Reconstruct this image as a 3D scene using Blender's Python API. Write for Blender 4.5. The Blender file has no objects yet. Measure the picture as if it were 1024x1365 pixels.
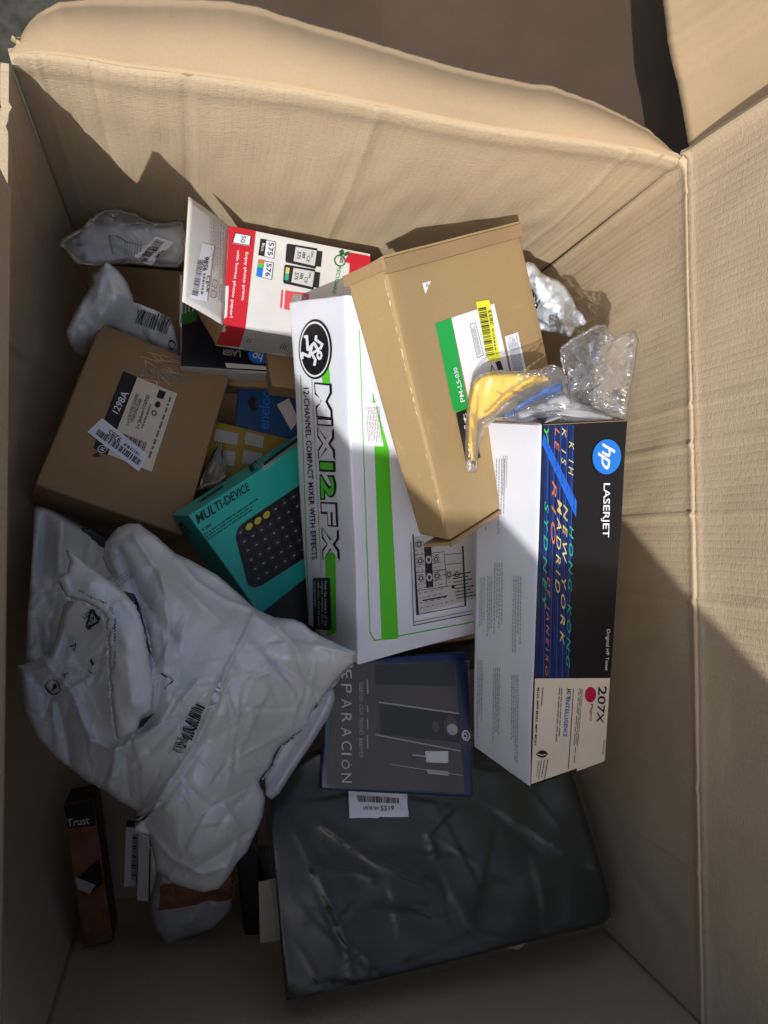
import bpy, bmesh, math, random
import numpy as np
from mathutils import Vector, Matrix, noise
from mathutils.bvhtree import BVHTree
from mathutils.geometry import delaunay_2d_cdt

random.seed(7); np.random.seed(7)
S = bpy.context.scene
COL = S.collection

# ------------------------------------------------------------------ camera
F_PX = 950.0; CX, CY = 512.0, 682.5
CAM_R = Matrix(((0.9670632466, 0.0010510545, -0.2545340298),
                (-0.0112421618, 0.9991920065, -0.0385868882),
                (0.2542878110, 0.0401774741, 0.9662936819)))
CAM_P = Vector((0.14166623, -0.37564506, 1.02))
cd = bpy.data.cameras.new('camera'); cam = bpy.data.objects.new('camera', cd); COL.objects.link(cam)
cd.sensor_fit = 'VERTICAL'; cd.sensor_height = 24.0; cd.lens = F_PX/1365.0*24.0
cd.clip_start = 0.02; cd.clip_end = 200
cam.matrix_world = Matrix.Translation(CAM_P) @ CAM_R.to_4x4()
S.camera = cam
S.render.engine = 'CYCLES'
S.cycles.use_denoising = True
S.cycles.max_bounces = 10; S.cycles.transparent_max_bounces = 24; S.cycles.diffuse_bounces = 5
S.cycles.caustics_reflective = False; S.cycles.caustics_refractive = False

# ------------------------------------------------------------------ light
SUN_DIR = Vector((0.36, 0.47, -0.80)).normalized()      # direction the sunlight travels
w = bpy.data.worlds.new('World'); S.world = w; w.use_nodes = True
nt = w.node_tree; nt.nodes.clear()
sky = nt.nodes.new('ShaderNodeTexSky'); sky.sky_type = 'NISHITA'; sky.sun_disc = False; sky.air_density = .6; sky.dust_density = 4.0; sky.ozone_density = .4
sky.sun_elevation = math.asin(-SUN_DIR.z)
sky.sun_rotation = math.atan2(-SUN_DIR.x, -SUN_DIR.y)
bg = nt.nodes.new('ShaderNodeBackground'); bg.inputs[1].default_value = 0.118
wo = nt.nodes.new('ShaderNodeOutputWorld')
nt.links.new(sky.outputs[0], bg.inputs[0]); nt.links.new(bg.outputs[0], wo.inputs[0])
sl = bpy.data.lights.new('sun', 'SUN'); sl.energy = 2.75; sl.angle = math.radians(0.45); sl.color = (1.0, 0.975, 0.94)
so = bpy.data.objects.new('sun', sl); COL.objects.link(so)
so.rotation_euler = SUN_DIR.to_track_quat('-Z', 'Y').to_euler(); so.location = (-2, -3, 5)
S.view_settings.view_transform = 'Standard'; S.view_settings.look = 'None'
S.view_settings.exposure = 0.75; S.view_settings.gamma = 1.0

# ------------------------------------------------------------------ helpers
def ray(px, py):
    return CAM_R @ Vector(((px-CX)/F_PX, -(py-CY)/F_PX, -1.0))
def P(px, py, d):
    """the point seen at a photo pixel, d metres below the lens level"""
    r = ray(px, py); return CAM_P + r*(-d/r.z)
def onx(px, py, X):
    r = ray(px, py); return CAM_P + r*((X-CAM_P.x)/r.x)
def ony(px, py, Y):
    r = ray(px, py); return CAM_P + r*((Y-CAM_P.y)/r.y)
def sr(h, k=1.0):
    c = [int(h[i:i+2], 16)/255 for i in (0, 2, 4)]
    return tuple((x/12.92 if x <= .04045 else ((x+.055)/1.055)**2.4)*k for x in c) + (1,)
def n3(p, f=1.0, s=0.0):
    return noise.noise(Vector((p[0]*f+s, p[1]*f-s*.7, p[2]*f+s*1.3)))

def tag(o, label=None, cat=None, group=None, kind=None):
    if label: o['label'] = label
    if cat: o['category'] = cat
    if group: o['group'] = group
    if kind: o['kind'] = kind
    return o
def thing(name, label, cat, loc, group=None):
    o = bpy.data.objects.new(name, None); COL.objects.link(o); o.empty_display_size = .02
    o.location = loc
    return tag(o, label, cat, group)
def world_loc(o):
    v = Vector((0, 0, 0))
    while o is not None: v += o.location; o = o.parent
    return v
def mesh(name, verts, faces, mats, parent=None, smooth=False, fmat=None, kind=None, label=None):
    base = world_loc(parent) if parent is not None else Vector((0, 0, 0))
    me = bpy.data.meshes.new(name)
    me.from_pydata([tuple(Vector(v)-base) for v in verts], [], faces)
    if not isinstance(mats, (list, tuple)): mats = [mats]
    for m in mats: me.materials.append(m)
    if fmat is not None: me.polygons.foreach_set('material_index', fmat)
    if smooth: me.polygons.foreach_set('use_smooth', [True]*len(me.polygons))
    me.update()
    o = bpy.data.objects.new(name, me); COL.objects.link(o)
    if parent is not None: o.parent = parent
    if kind: o['kind'] = kind
    if label: o['label'] = label
    return o

# ------------------------------------------------------------------ materials
def newmat(name):
    m = bpy.data.materials.new(name); m.use_nodes = True
    t = m.node_tree; b = t.nodes['Principled BSDF']; return m, t, b
def node(t, typ, **kw):
    n = t.nodes.new(typ)
    for k, v in kw.items():
        if k in n.inputs.keys(): n.inputs[k].default_value = v
        else: setattr(n, k, v)
    return n
def plain(name, col, rough=.6, spec=.4, bump=0.0, bscale=300, var=0.06, metal=0, coat=0, vscale=25):
    m, t, b = newmat(name)
    b.inputs['Roughness'].default_value = rough; b.inputs['Specular IOR Level'].default_value = spec
    b.inputs['Metallic'].default_value = metal; b.inputs['Coat Weight'].default_value = coat
    tc = node(t, 'ShaderNodeTexCoord')
    nz = node(t, 'ShaderNodeTexNoise'); nz.inputs['Scale'].default_value = vscale; nz.inputs['Detail'].default_value = 6
    t.links.new(tc.outputs['Object'], nz.inputs['Vector'])
    hs = node(t, 'ShaderNodeHueSaturation'); hs.inputs['Color'].default_value = col
    mr = node(t, 'ShaderNodeMapRange'); mr.inputs[1].default_value = .3; mr.inputs[2].default_value = .7
    mr.inputs[3].default_value = 1-var; mr.inputs[4].default_value = 1+var
    t.links.new(nz.outputs[0], mr.inputs[0]); t.links.new(mr.outputs[0], hs.inputs['Value'])
    t.links.new(hs.outputs[0], b.inputs['Base Color'])
    if bump:
        n2 = node(t, 'ShaderNodeTexNoise'); n2.inputs['Scale'].default_value = bscale; n2.inputs['Detail'].default_value = 3
        t.links.new(tc.outputs['Object'], n2.inputs['Vector'])
        bp = node(t, 'ShaderNodeBump'); bp.inputs['Strength'].default_value = bump; bp.inputs['Distance'].default_value = .001
        t.links.new(n2.outputs[0], bp.inputs['Height']); t.links.new(bp.outputs[0], b.inputs['Normal'])
    return m
def cardboard(name, col, axis=None, rib=0.35, pitch=.0065, wrinkle=.5, rough=.8, mott=.10, dirt=.0):
    """kraft liner: mottled fibre colour, flute ribs along one axis, fine cross wrinkles"""
    m, t, b = newmat(name)
    b.inputs['Roughness'].default_value = rough; b.inputs['Specular IOR Level'].default_value = .25
    tc = node(t, 'ShaderNodeTexCoord')
    L = t.links.new
    n1 = node(t, 'ShaderNodeTexNoise', Scale=9.0, Detail=8.0, Roughness=.6); L(tc.outputs['Object'], n1.inputs['Vector'])
    n2 = node(t, 'ShaderNodeTexNoise', Scale=420.0, Detail=4.0); L(tc.outputs['Object'], n2.inputs['Vector'])
    a = node(t, 'ShaderNodeMath', operation='MULTIPLY_ADD'); a.inputs[1].default_value = mott*2; a.inputs[2].default_value = 1-mott
    L(n1.outputs[0], a.inputs[0])
    a2 = node(t, 'ShaderNodeMath', operation='MULTIPLY_ADD'); a2.inputs[1].default_value = .16; L(n2.outputs[0], a2.inputs[0]); 
    L(a.outputs[0], a2.inputs[2])
    a3 = node(t, 'ShaderNodeMath', operation='SUBTRACT'); L(a2.outputs[0], a3.inputs[0]); a3.inputs[1].default_value = .08
    hs = node(t, 'ShaderNodeHueSaturation'); hs.inputs['Color'].default_value = col
    L(a3.outputs[0], hs.inputs['Value'])
    L(hs.outputs[0], b.inputs['Base Color'])
    if dirt:
        n4 = node(t, 'ShaderNodeTexNoise', Scale=34.0, Detail=9.0, Roughness=.7, Distortion=.6); L(tc.outputs['Object'], n4.inputs['Vector'])
        mr = node(t, 'ShaderNodeMapRange'); mr.inputs[1].default_value = .60; mr.inputs[2].default_value = .74; mr.inputs[4].default_value = dirt
        L(n4.outputs[0], mr.inputs[0])
        mx = node(t, 'ShaderNodeMixRGB'); mx.inputs[2].default_value = (col[0]*1.5, col[1]*1.55, col[2]*1.65, 1)
        L(mr.outputs[0], mx.inputs[0]); L(hs.outputs[0], mx.inputs[1]); L(mx.outputs[0], b.inputs['Base Color'])
    fib = node(t, 'ShaderNodeBump', Strength=.25, Distance=.0006); L(n2.outputs[0], fib.inputs['Height'])
    last = fib
    if axis is not None:
        sp = node(t, 'ShaderNodeSeparateXYZ'); L(tc.outputs['Object'], sp.inputs[0])
        nw = node(t, 'ShaderNodeTexNoise', Scale=5.0, Detail=3.0); L(tc.outputs['Object'], nw.inputs['Vector'])
        ad = node(t, 'ShaderNodeMath', operation='MULTIPLY_ADD'); ad.inputs[1].default_value = .006
        L(nw.outputs[0], ad.inputs[0]); L(sp.outputs[axis], ad.inputs[2])
        mu = node(t, 'ShaderNodeMath', operation='MULTIPLY'); mu.inputs[1].default_value = math.pi/pitch; L(ad.outputs[0], mu.inputs[0])
        s0 = node(t, 'ShaderNodeMath', operation='SINE'); L(mu.outputs[0], s0.inputs[0])
        s1 = node(t, 'ShaderNodeMath', operation='ABSOLUTE'); L(s0.outputs[0], s1.inputs[0])
        s2 = node(t, 'ShaderNodeMath', operation='POWER'); s2.inputs[1].default_value = .45; L(s1.outputs[0], s2.inputs[0])
        sn = s2
        # amplitude patches
        n5 = node(t, 'ShaderNodeTexNoise', Scale=22.0, Detail=4.0); L(tc.outputs['Object'], n5.inputs['Vector'])
        m5 = node(t, 'ShaderNodeMath', operation='MULTIPLY'); L(n5.outputs[0], m5.inputs[0]); L(sn.outputs[0], m5.inputs[1])
        rb = node(t, 'ShaderNodeBump', Strength=rib, Distance=.0012); L(m5.outputs[0], rb.inputs['Height']); L(fib.outputs[0], rb.inputs['Normal'])
        # short cross wrinkles between the ribs
        mp = node(t, 'ShaderNodeMapping'); L(tc.outputs['Object'], mp.inputs[0])
        sc = [60.0, 60.0, 60.0]; sc[axis] = 130.0; sc[2] = 480.0
        mp.inputs['Scale'].default_value = sc
        n6 = node(t, 'ShaderNodeTexNoise', Scale=1.0, Detail=2.5, Distortion=1.2); L(mp.outputs[0], n6.inputs['Vector'])
        wb = node(t, 'ShaderNodeBump', Strength=wrinkle, Distance=.0012); L(n6.outputs[0], wb.inputs['Height']); L(rb.outputs[0], wb.inputs['Normal'])
        last = wb
    L(last.outputs[0], b.inputs['Normal'])
    return m
def film(name, tint=(.96, .97, 1, 1), gloss=.07, milk=.06, bump=.3, bscale=60, fk=1.15):
    """thin clear plastic film"""
    m = bpy.data.materials.new(name); m.use_nodes = True; t = m.node_tree; t.nodes.clear(); L = t.links.new
    out = node(t, 'ShaderNodeOutputMaterial')
    tr = node(t, 'ShaderNodeBsdfTransparent', Color=tint)
    gl = node(t, 'ShaderNodeBsdfGlossy', Color=(1, 1, 1, 1), Roughness=gloss)
    di = node(t, 'ShaderNodeBsdfDiffuse', Color=(.85, .88, .92, 1))
    tl = node(t, 'ShaderNodeBsdfTranslucent', Color=(.85, .88, .92, 1))
    fr = node(t, 'ShaderNodeFresnel', IOR=1.5)
    tc = node(t, 'ShaderNodeTexCoord'); nz = node(t, 'ShaderNodeTexNoise', Scale=bscale, Detail=4.0, Distortion=.8)
    bp = node(t, 'ShaderNodeBump', Strength=bump, Distance=.004)
    L(tc.outputs['Object'], nz.inputs['Vector']); L(nz.outputs[0], bp.inputs['Height'])
    for q in (gl, fr, di): L(bp.outputs[0], q.inputs['Normal'])
    m0 = node(t, 'ShaderNodeMixShader'); m0.inputs[0].default_value = .5; L(di.outputs[0], m0.inputs[1]); L(tl.outputs[0], m0.inputs[2])
    m1 = node(t, 'ShaderNodeMixShader'); m1.inputs[0].default_value = milk; L(tr.outputs[0], m1.inputs[1]); L(m0.outputs[0], m1.inputs[2])
    ma = node(t, 'ShaderNodeMath', operation='MULTIPLY'); ma.inputs[1].default_value = fk; ma.use_clamp = True; L(fr.outputs[0], ma.inputs[0])
    m2 = node(t, 'ShaderNodeMixShader'); L(ma.outputs[0], m2.inputs[0]); L(m1.outputs[0], m2.inputs[1]); L(gl.outputs[0], m2.inputs[2])
    L(m2.outputs[0], out.inputs[0])
    return m
def poly(name, col, rough=.38, bump=.35, trans=0.0):
    """opaque mailer polythene with fine crinkle"""
    m, t, b = newmat(name); L = t.links.new
    b.inputs['Base Color'].default_value = col; b.inputs['Roughness'].default_value = rough
    b.inputs['Specular IOR Level'].default_value = .55
    tc = node(t, 'ShaderNodeTexCoord')
    n1 = node(t, 'ShaderNodeTexNoise', Scale=38.0, Detail=6.0, Roughness=.6, Distortion=1.5); L(tc.outputs['Object'], n1.inputs['Vector'])
    v = node(t, 'ShaderNodeTexVoronoi', Scale=26.0); v.feature = 'DISTANCE_TO_EDGE'; 
    wv = node(t, 'ShaderNodeTexNoise', Scale=14.0, Detail=3.0); L(tc.outputs['Object'], wv.inputs['Vector'])
    mx = node(t, 'ShaderNodeMixRGB'); mx.inputs[0].default_value = .12; L(tc.outputs['Object'], mx.inputs[1]); L(wv.outputs[1], mx.inputs[2])
    L(mx.outputs[0], v.inputs['Vector'])
    b1 = node(t, 'ShaderNodeBump', Strength=bump, Distance=.004); L(n1.outputs[0], b1.inputs['Height'])
    cl = node(t, 'ShaderNodeMath', operation='MINIMUM'); cl.inputs[1].default_value = .12; L(v.outputs[0], cl.inputs[0])
    b2 = node(t, 'ShaderNodeBump', Strength=bump*.8, Distance=.006); L(cl.outputs[0], b2.inputs['Height']); L(b1.outputs[0], b2.inputs['Normal'])
    L(b2.outputs[0], b.inputs['Normal'])
    return m

M = {}
M['box'] = cardboard('kraft_liner', sr('B59A78'), None)
M['box_x'] = cardboard('kraft_liner_x', sr('AE9C81'), 0, rib=.30, wrinkle=.55, pitch=.0072)
M['box_y'] = cardboard('kraft_liner_y', sr('AE9C81'), 1, rib=.36, wrinkle=.55, pitch=.0072)
M['flap'] = cardboard('kraft_flap', sr('AE9675'), 0, rib=.05, wrinkle=.1)
M['kraft'] = cardboard('kraft_carton', sr('9A835C'), None, mott=.07, dirt=.4)
M['kraft2'] = cardboard('kraft_carton_dark', sr('917857'), None, mott=.07, dirt=.15)
M['cut'] = cardboard('cut_board_edge', sr('7F6547'), None, mott=.2)
M['white'] = plain('white_coated_board', sr('D6DAE4'), .42, .4, .10, 260, .035)
M['whitem'] = plain('white_matt_board', sr('C6C6C4'), .55, .3, .12, 260, .05)
M['cream'] = plain('cream_paper', sr('D5CBB8'), .6, .3, .06, 260, .04)
M['paper'] = plain('white_paper', sr('E2E2E6'), .5, .3, .05, 260, .03)
M['sticker'] = plain('thermal_sticker', sr('D8DBE6'), .4, .35, .04, 260, .03)
M['grey'] = plain('grey_print', sr('9A9A98'), .45, .4, .08, 260, .05)
M['lgrey'] = plain('light_grey_print', sr('B9B9B8'), .5)
M['black'] = plain('black_ink', sr('141416'), .45, .4, 0, 260, .0)
M['ink'] = plain('text_ink', sr('2A2A2C'), .6, .2, 0, 260, .0)
M['inkg'] = plain('fine_print_ink', sr('6E7074'), .6, .2, 0, 260, .0)
M['inkl'] = plain('pale_ink', sr('8F9298'), .6, .2, 0, 260, .0)
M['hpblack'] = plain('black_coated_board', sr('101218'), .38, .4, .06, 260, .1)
M['navy'] = plain('navy_print', sr('12214A'), .33, .5, 0, 200, .25, vscale=60)
M['blue'] = plain('blue_print', sr('1C5CC0'), .35, .4, 0, 200, .12, vscale=60)
M['hpblue'] = plain('logo_blue', sr('1F6FC8'), .35, .4, 0, 200, .05)
M['red'] = plain('red_print', sr('B5202C'), .42, .4, .08, 260, .04)
M['redl'] = plain('light_red_print', sr('C94A50'), .45)
M['green'] = plain('green_print', sr('55C02B'), .45, .35, 0, 200, .03)
M['greend'] = plain('dark_green_print', sr('1E9A46'), .45, .35, 0, 200, .04)
M['greenk'] = plain('deep_green_print', sr('1E5A20'), .45)
M['teal'] = plain('teal_board', sr('2AAD9F'), .36, .45, .07, 260, .05)
M['teald'] = plain('dark_teal_board', sr('1B8C88'), .36, .45, .07, 260, .05)
M['char'] = plain('charcoal_print', sr('232126'), .42)
M['key'] = plain('key_print', sr('34313A'), .4)
M['keyy'] = plain('yellow_key_print', sr('C2B42C'), .4)
M['yellow'] = plain('yellow_sticker', sr('D8DA3A'), .45, .35, .04, 260, .03)
M['bagyel'] = plain('yellow_plastic', sr('EDBE38'), .35, .5, .1, 60, .04)
M['bagblue'] = plain('blue_plastic', sr('1F5FB0'), .4, .5, .1, 60, .04)
M['magenta'] = plain('magenta_print', sr('B0104A'), .45)
M['orange'] = plain('orange_print', sr('BE6540'), .45)
M['cyan'] = plain('cyan_print', sr('2FA07A'), .45)
M['lime'] = plain('lime_print', sr('4FB040'), .45)
M['goldp'] = plain('yellow_print', sr('BFB06A'), .45)
M['dblue'] = plain('dark_blue_pack', sr('16406E'), .4, .4, .08, 100, .12)
M['ochre'] = plain('ochre_pack', sr('8C7A22'), .5, .3, .08, 100, .12)
M['bdblue'] = plain('blue_case_plastic', sr('0B2244'), .22, .55, .0, 100, .03)
M['cover'] = plain('dark_cover_print', sr('45403B'), .5, .4, .0, 100, .15, vscale=18)
M['cover2'] = plain('darker_cover_print', sr('1C1B1C'), .5, .4, .0, 100, .2, vscale=30)
M['skin'] = plain('grey_photo_print', sr('8A8480'), .5, .3, 0, 100, .3, vscale=90)
M['fabric'] = plain('dark_green_grey_cloth', sr('2B3228'), .8, .15, 0, 900, .2, vscale=14)
M['brownpic'] = plain('brown_photo_print', sr('744C34'), .5, .3, 0, 100, .35, vscale=40)
M['mailer'] = poly('grey_mailer', sr('BFC4C5'), .24, .10)
M['mailerw'] = poly('pale_mailer', sr('B7BECB'), .36, .32)
M['mailerb'] = poly('bluish_white_mailer', sr('D6E0E8'), .26, .15)
M['torn'] = plain('stretched_torn_film', sr('C9CBD0'), .6, .2, .3, 200, .05)
M['inside'] = plain('dark_pouch_and_gap_shade', sr('2A2C30'), .5, .4, .2, 60, .1)  # black pouch film; also the shade painted in the mailer's gaps
M['film'] = film('clear_film', gloss=.11, milk=.12, bump=.08, fk=.8)
M['film2'] = film('cloudy_film', (.95, .96, .99, 1), .12, .16, .1)
M['film3'] = film('garment_film', (.92, .93, .92, 1), .22, .04, .05, 14, .8)
M['film4'] = film('item_film', (.97, .97, .98, 1), .12, .13, .04, 20, .7)
M['white_case'] = plain('frosted_white_plastic', sr('A8AAB4'), .3, .5, 0, 60, .03)
M['ground'] = plain('dark_concrete', sr('3A3A33'), .85, .2, .8, 120, .35, vscale=60)

# ------------------------------------------------------------------ surfaces and decals
def resample(pts, n):
    pts = [Vector(p) for p in pts]; L = [0]
    for a, b in zip(pts, pts[1:]): L.append(L[-1]+(b-a).length)
    out = []; k = 0
    for i in range(n):
        s = L[-1]*i/(n-1)
        while k < len(L)-2 and L[k+1] < s: k += 1
        f = (s-L[k])/max(L[k+1]-L[k], 1e-9); out.append(pts[k].lerp(pts[k+1], f))
    return out
def sheet(name, rows, mat, parent, thick=.005, smooth=True, edgemat=None, flip=False, label=None):
    """a grid of rows of points given real board thickness (rows[i][j])"""
    nr, nc = len(rows), len(rows[0]); V = [p for r in rows for p in r]
    nrm = [Vector((0, 0, 0)) for _ in V]; Fc = []
    for i in range(nr-1):
        for j in range(nc-1):
            a, b, c, d = i*nc+j, i*nc+j+1, (i+1)*nc+j+1, (i+1)*nc+j
            q = (d, c, b, a) if flip else (a, b, c, d); Fc.append(q)
            n = (V[q[1]]-V[q[0]]).cross(V[q[3]]-V[q[0]])
            for k in q: nrm[k] += n
    N = len(V); B = [V[k]-nrm[k].normalized()*thick for k in range(N)]
    F2 = [tuple(N+k for k in reversed(q)) for q in Fc]
    rim = [j for j in range(nc)] + [i*nc+nc-1 for i in range(1, nr)] + [(nr-1)*nc+j for j in range(nc-2, -1, -1)] + [i*nc for i in range(nr-2, 0, -1)]
    E = []
    for a, b in zip(rim, rim[1:]+rim[:1]):
        E.append((a, a+N, b+N, b) if not flip else (b, b+N, a+N, a))
    fm = [0]*(2*len(Fc)) + [1]*len(E)
    o = mesh(name, V+B, Fc+F2+E, [mat, edgemat or M['cut']], parent, False, fm, label=label)
    if smooth:
        o.data.polygons.foreach_set('use_smooth', [True]*(2*len(Fc))+[False]*len(E))
    o.data.update()
    o['_bvh'] = 0
    return o, BVHTree.FromPolygons([tuple(v) for v in V], [list(q) for q in Fc])

def homog(q):
    (x0, y0), (x1, y1), (x2, y2), (x3, y3) = q
    dx1, dx2, dx3 = x1-x2, x3-x2, x0-x1+x2-x3
    dy1, dy2, dy3 = y1-y2, y3-y2, y0-y1+y2-y3
    det = dx1*dy2-dx2*dy1
    g = (dx3*dy2-dx2*dy3)/det; h = (dx1*dy3-dx3*dy1)/det
    a = x1-x0+g*x1; b = x3-x0+h*x3; d = y1-y0+g*y1; e = y3-y0+h*y3
    return lambda s, t: ((a*s+b*t+x0)/(g*s+h*t+1), (d*s+e*t+y0)/(g*s+h*t+1))

def drop(bvh, px, py, off, last=[None]):
    """lay a print point on the surface that carries it"""
    r = ray(px, py).normalized()
    h, n, i, dist = bvh.ray_cast(CAM_P, r)
    if h is None:
        h2 = CAM_P + r*(last[0] or .7)
        h, n, i, dd = bvh.find_nearest(h2)
        dist = None
    else: last[0] = dist
    if n.dot(r) > 0: n = -n
    return h + n*(off*1.5+.0002)
def decal(name, bvh, quad, shapes, mat, parent, off=.0004, label=None, sub=0):
    """shapes: list of polygons in the unit square of quad (s along the reading direction, t downwards)"""
    H = homog(quad); V = []; Fc = []; S2 = []
    for sh in shapes:
        if len(sh) == 4:
            q = [H(*p) for p in sh]; la = math.dist(q[0], q[1]); lb = math.dist(q[1], q[2])
            na, nb_ = max(1, int(la/4)), max(1, int(lb/4))
            if na*nb_ > 1:
                bl = lambda u, v: tuple(sh[0][i]*(1-u)*(1-v)+sh[1][i]*u*(1-v)+sh[2][i]*u*v+sh[3][i]*(1-u)*v for i in (0, 1))
                for i in range(na):
                    for j in range(nb_): S2.append([bl(i/na, j/nb_), bl((i+1)/na, j/nb_), bl((i+1)/na, (j+1)/nb_), bl(i/na, (j+1)/nb_)])
                continue
        S2.append(sh)
    for sh in S2:
        b = len(V)
        for s, t in sh: V.append(drop(bvh, *H(s, t), off))
        Fc.append(list(range(b, b+len(sh))))
    return mesh(name, V, Fc, mat, parent, label=label)
def patch(name, bvh, quad, mat, parent, off=.0004, n=10, m=10, mask=None, label=None):
    n = max(n, int(math.hypot(quad[1][0]-quad[0][0], quad[1][1]-quad[0][1])/4.5)); m = max(m, int(math.hypot(quad[3][0]-quad[0][0], quad[3][1]-quad[0][1])/4.5))
    """a print area, finely gridded so that it follows the surface"""
    H = homog(quad); V = [drop(bvh, *H(i/n, j/m), off) for j in range(m+1) for i in range(n+1)]
    Fc = [(j*(n+1)+i, j*(n+1)+i+1, (j+1)*(n+1)+i+1, (j+1)*(n+1)+i) for j in range(m) for i in range(n)]
    return mesh(name, V, Fc, mat, parent, label=label)
_tc = {}
def glyphs(txt, bold=0.0, shear=0.0, space=1.0):
    k = (txt, bold, shear, space)
    if k in _tc: return _tc[k]
    c = bpy.data.curves.new('t', 'FONT'); c.body = txt; c.offset = bold; c.shear = shear; c.space_character = space
    c.resolution_u = 3; c.fill_mode = 'FRONT'
    o = bpy.data.objects.new('t', c); COL.objects.link(o)
    dg = bpy.context.evaluated_depsgraph_get(); me = bpy.data.meshes.new_from_object(o.evaluated_get(dg))
    vs = [(v.co.x, v.co.y) for v in me.vertices]; fs = [list(p.vertices) for p in me.polygons]
    bpy.data.objects.remove(o); bpy.data.curves.remove(c); bpy.data.meshes.remove(me)
    xs = [v[0] for v in vs]; ys = [v[1] for v in vs]
    x0, x1, y0, y1 = min(xs), max(xs), min(ys), max(ys)
    vs = [((x-x0)/(x1-x0), 1-(y-y0)/(y1-y0)) for x, y in vs]
    _tc[k] = (vs, fs); return _tc[k]
def text(name, bvh, quad, txt, mat, parent, off=.0006, bold=0.0, shear=0.0, space=1.0):
    vs, fs = glyphs(txt, bold, shear, space); H = homog(quad)
    return mesh(name, [drop(bvh, *H(s, t), off) for s, t in vs], fs, mat, parent)
def tdown(x0, x1, y0, y1, sk=0, sk2=None):
    """quad for text read downwards with its tops to the right; sk shifts x at the lower end"""
    sk2 = sk if sk2 is None else sk2
    return [(x1, y0), (x1+sk, y1), (x0+sk2, y1), (x0, y0)]
def tup(x0, x1, y0, y1, sk=0):
    """quad for text read upwards with its tops to the left; sk shifts x at the lower end"""
    return [(x0+sk, y1), (x0, y0), (x1, y0), (x1+sk, y1)]
def lines(name, bvh, quad, n, mat, parent, off=.0005, fill=.45, word=.05, seed=1, ragged=.3, gap=.02):
    """rows of print too small to read"""
    rnd = random.Random(seed); sh = []
    for i in range(n):
        t0 = (i+.2)/n; t1 = t0+fill/n; s = 0; end = 1-rnd.random()*ragged
        while s < end:
            wl = word*(.4+1.3*rnd.random()); e = min(s+wl, 1)
            sh.append([(s, t0), (e, t0), (e, t1), (s, t1)]); s = e+gap
    return decal(name, bvh, quad, sh, mat, parent, off)
def barcode(name, bvh, quad, mat, parent, off=.0007, n=34, seed=3):
    rnd = random.Random(seed); x = 0; sh = []
    tot = []
    for i in range(n): tot.append((rnd.choice((1, 1, 2, 3)), rnd.choice((1, 1, 2, 3))))
    T = sum(a+b for a, b in tot)
    for a, b in tot:
        k = 1
        sh.append([(x/T, 0), ((x+a)/T, 0), ((x+a)/T, 1), (x/T, 1)]); x += a+b
    return decal(name, bvh, quad, sh, mat, parent, off)
def circ(cx, cy, rx, ry, n=36, a0=0, a1=2*math.pi):
    return [(cx+rx*math.cos(a0+(a1-a0)*i/n), cy+ry*math.sin(a0+(a1-a0)*i/n)) for i in range(n)]
def ring(cx, cy, rx, ry, k, n=40):
    o = circ(cx, cy, rx, ry, n); i_ = circ(cx, cy, rx*k, ry*k, n)
    return [[o[i], o[(i+1) % n], i_[(i+1) % n], i_[i]] for i in range(n)]
def stroke(pts, w):
    """thick polyline in unit-square coordinates; w is (ws, wt)"""
    out = []
    for (x0, y0), (x1, y1) in zip(pts, pts[1:]):
        dx, dy = x1-x0, y1-y0; l = math.hypot(dx, dy) or 1; nx, ny = -dy/l*w/2, dx/l*w/2; ex, ey = dx/l*w*.3, dy/l*w*.3
        out.append([(x0+nx-ex, y0+ny-ey), (x1+nx+ex, y1+ny+ey), (x1-nx+ex, y1-ny+ey), (x0-nx-ex, y0-ny-ey)])
    return out

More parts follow.
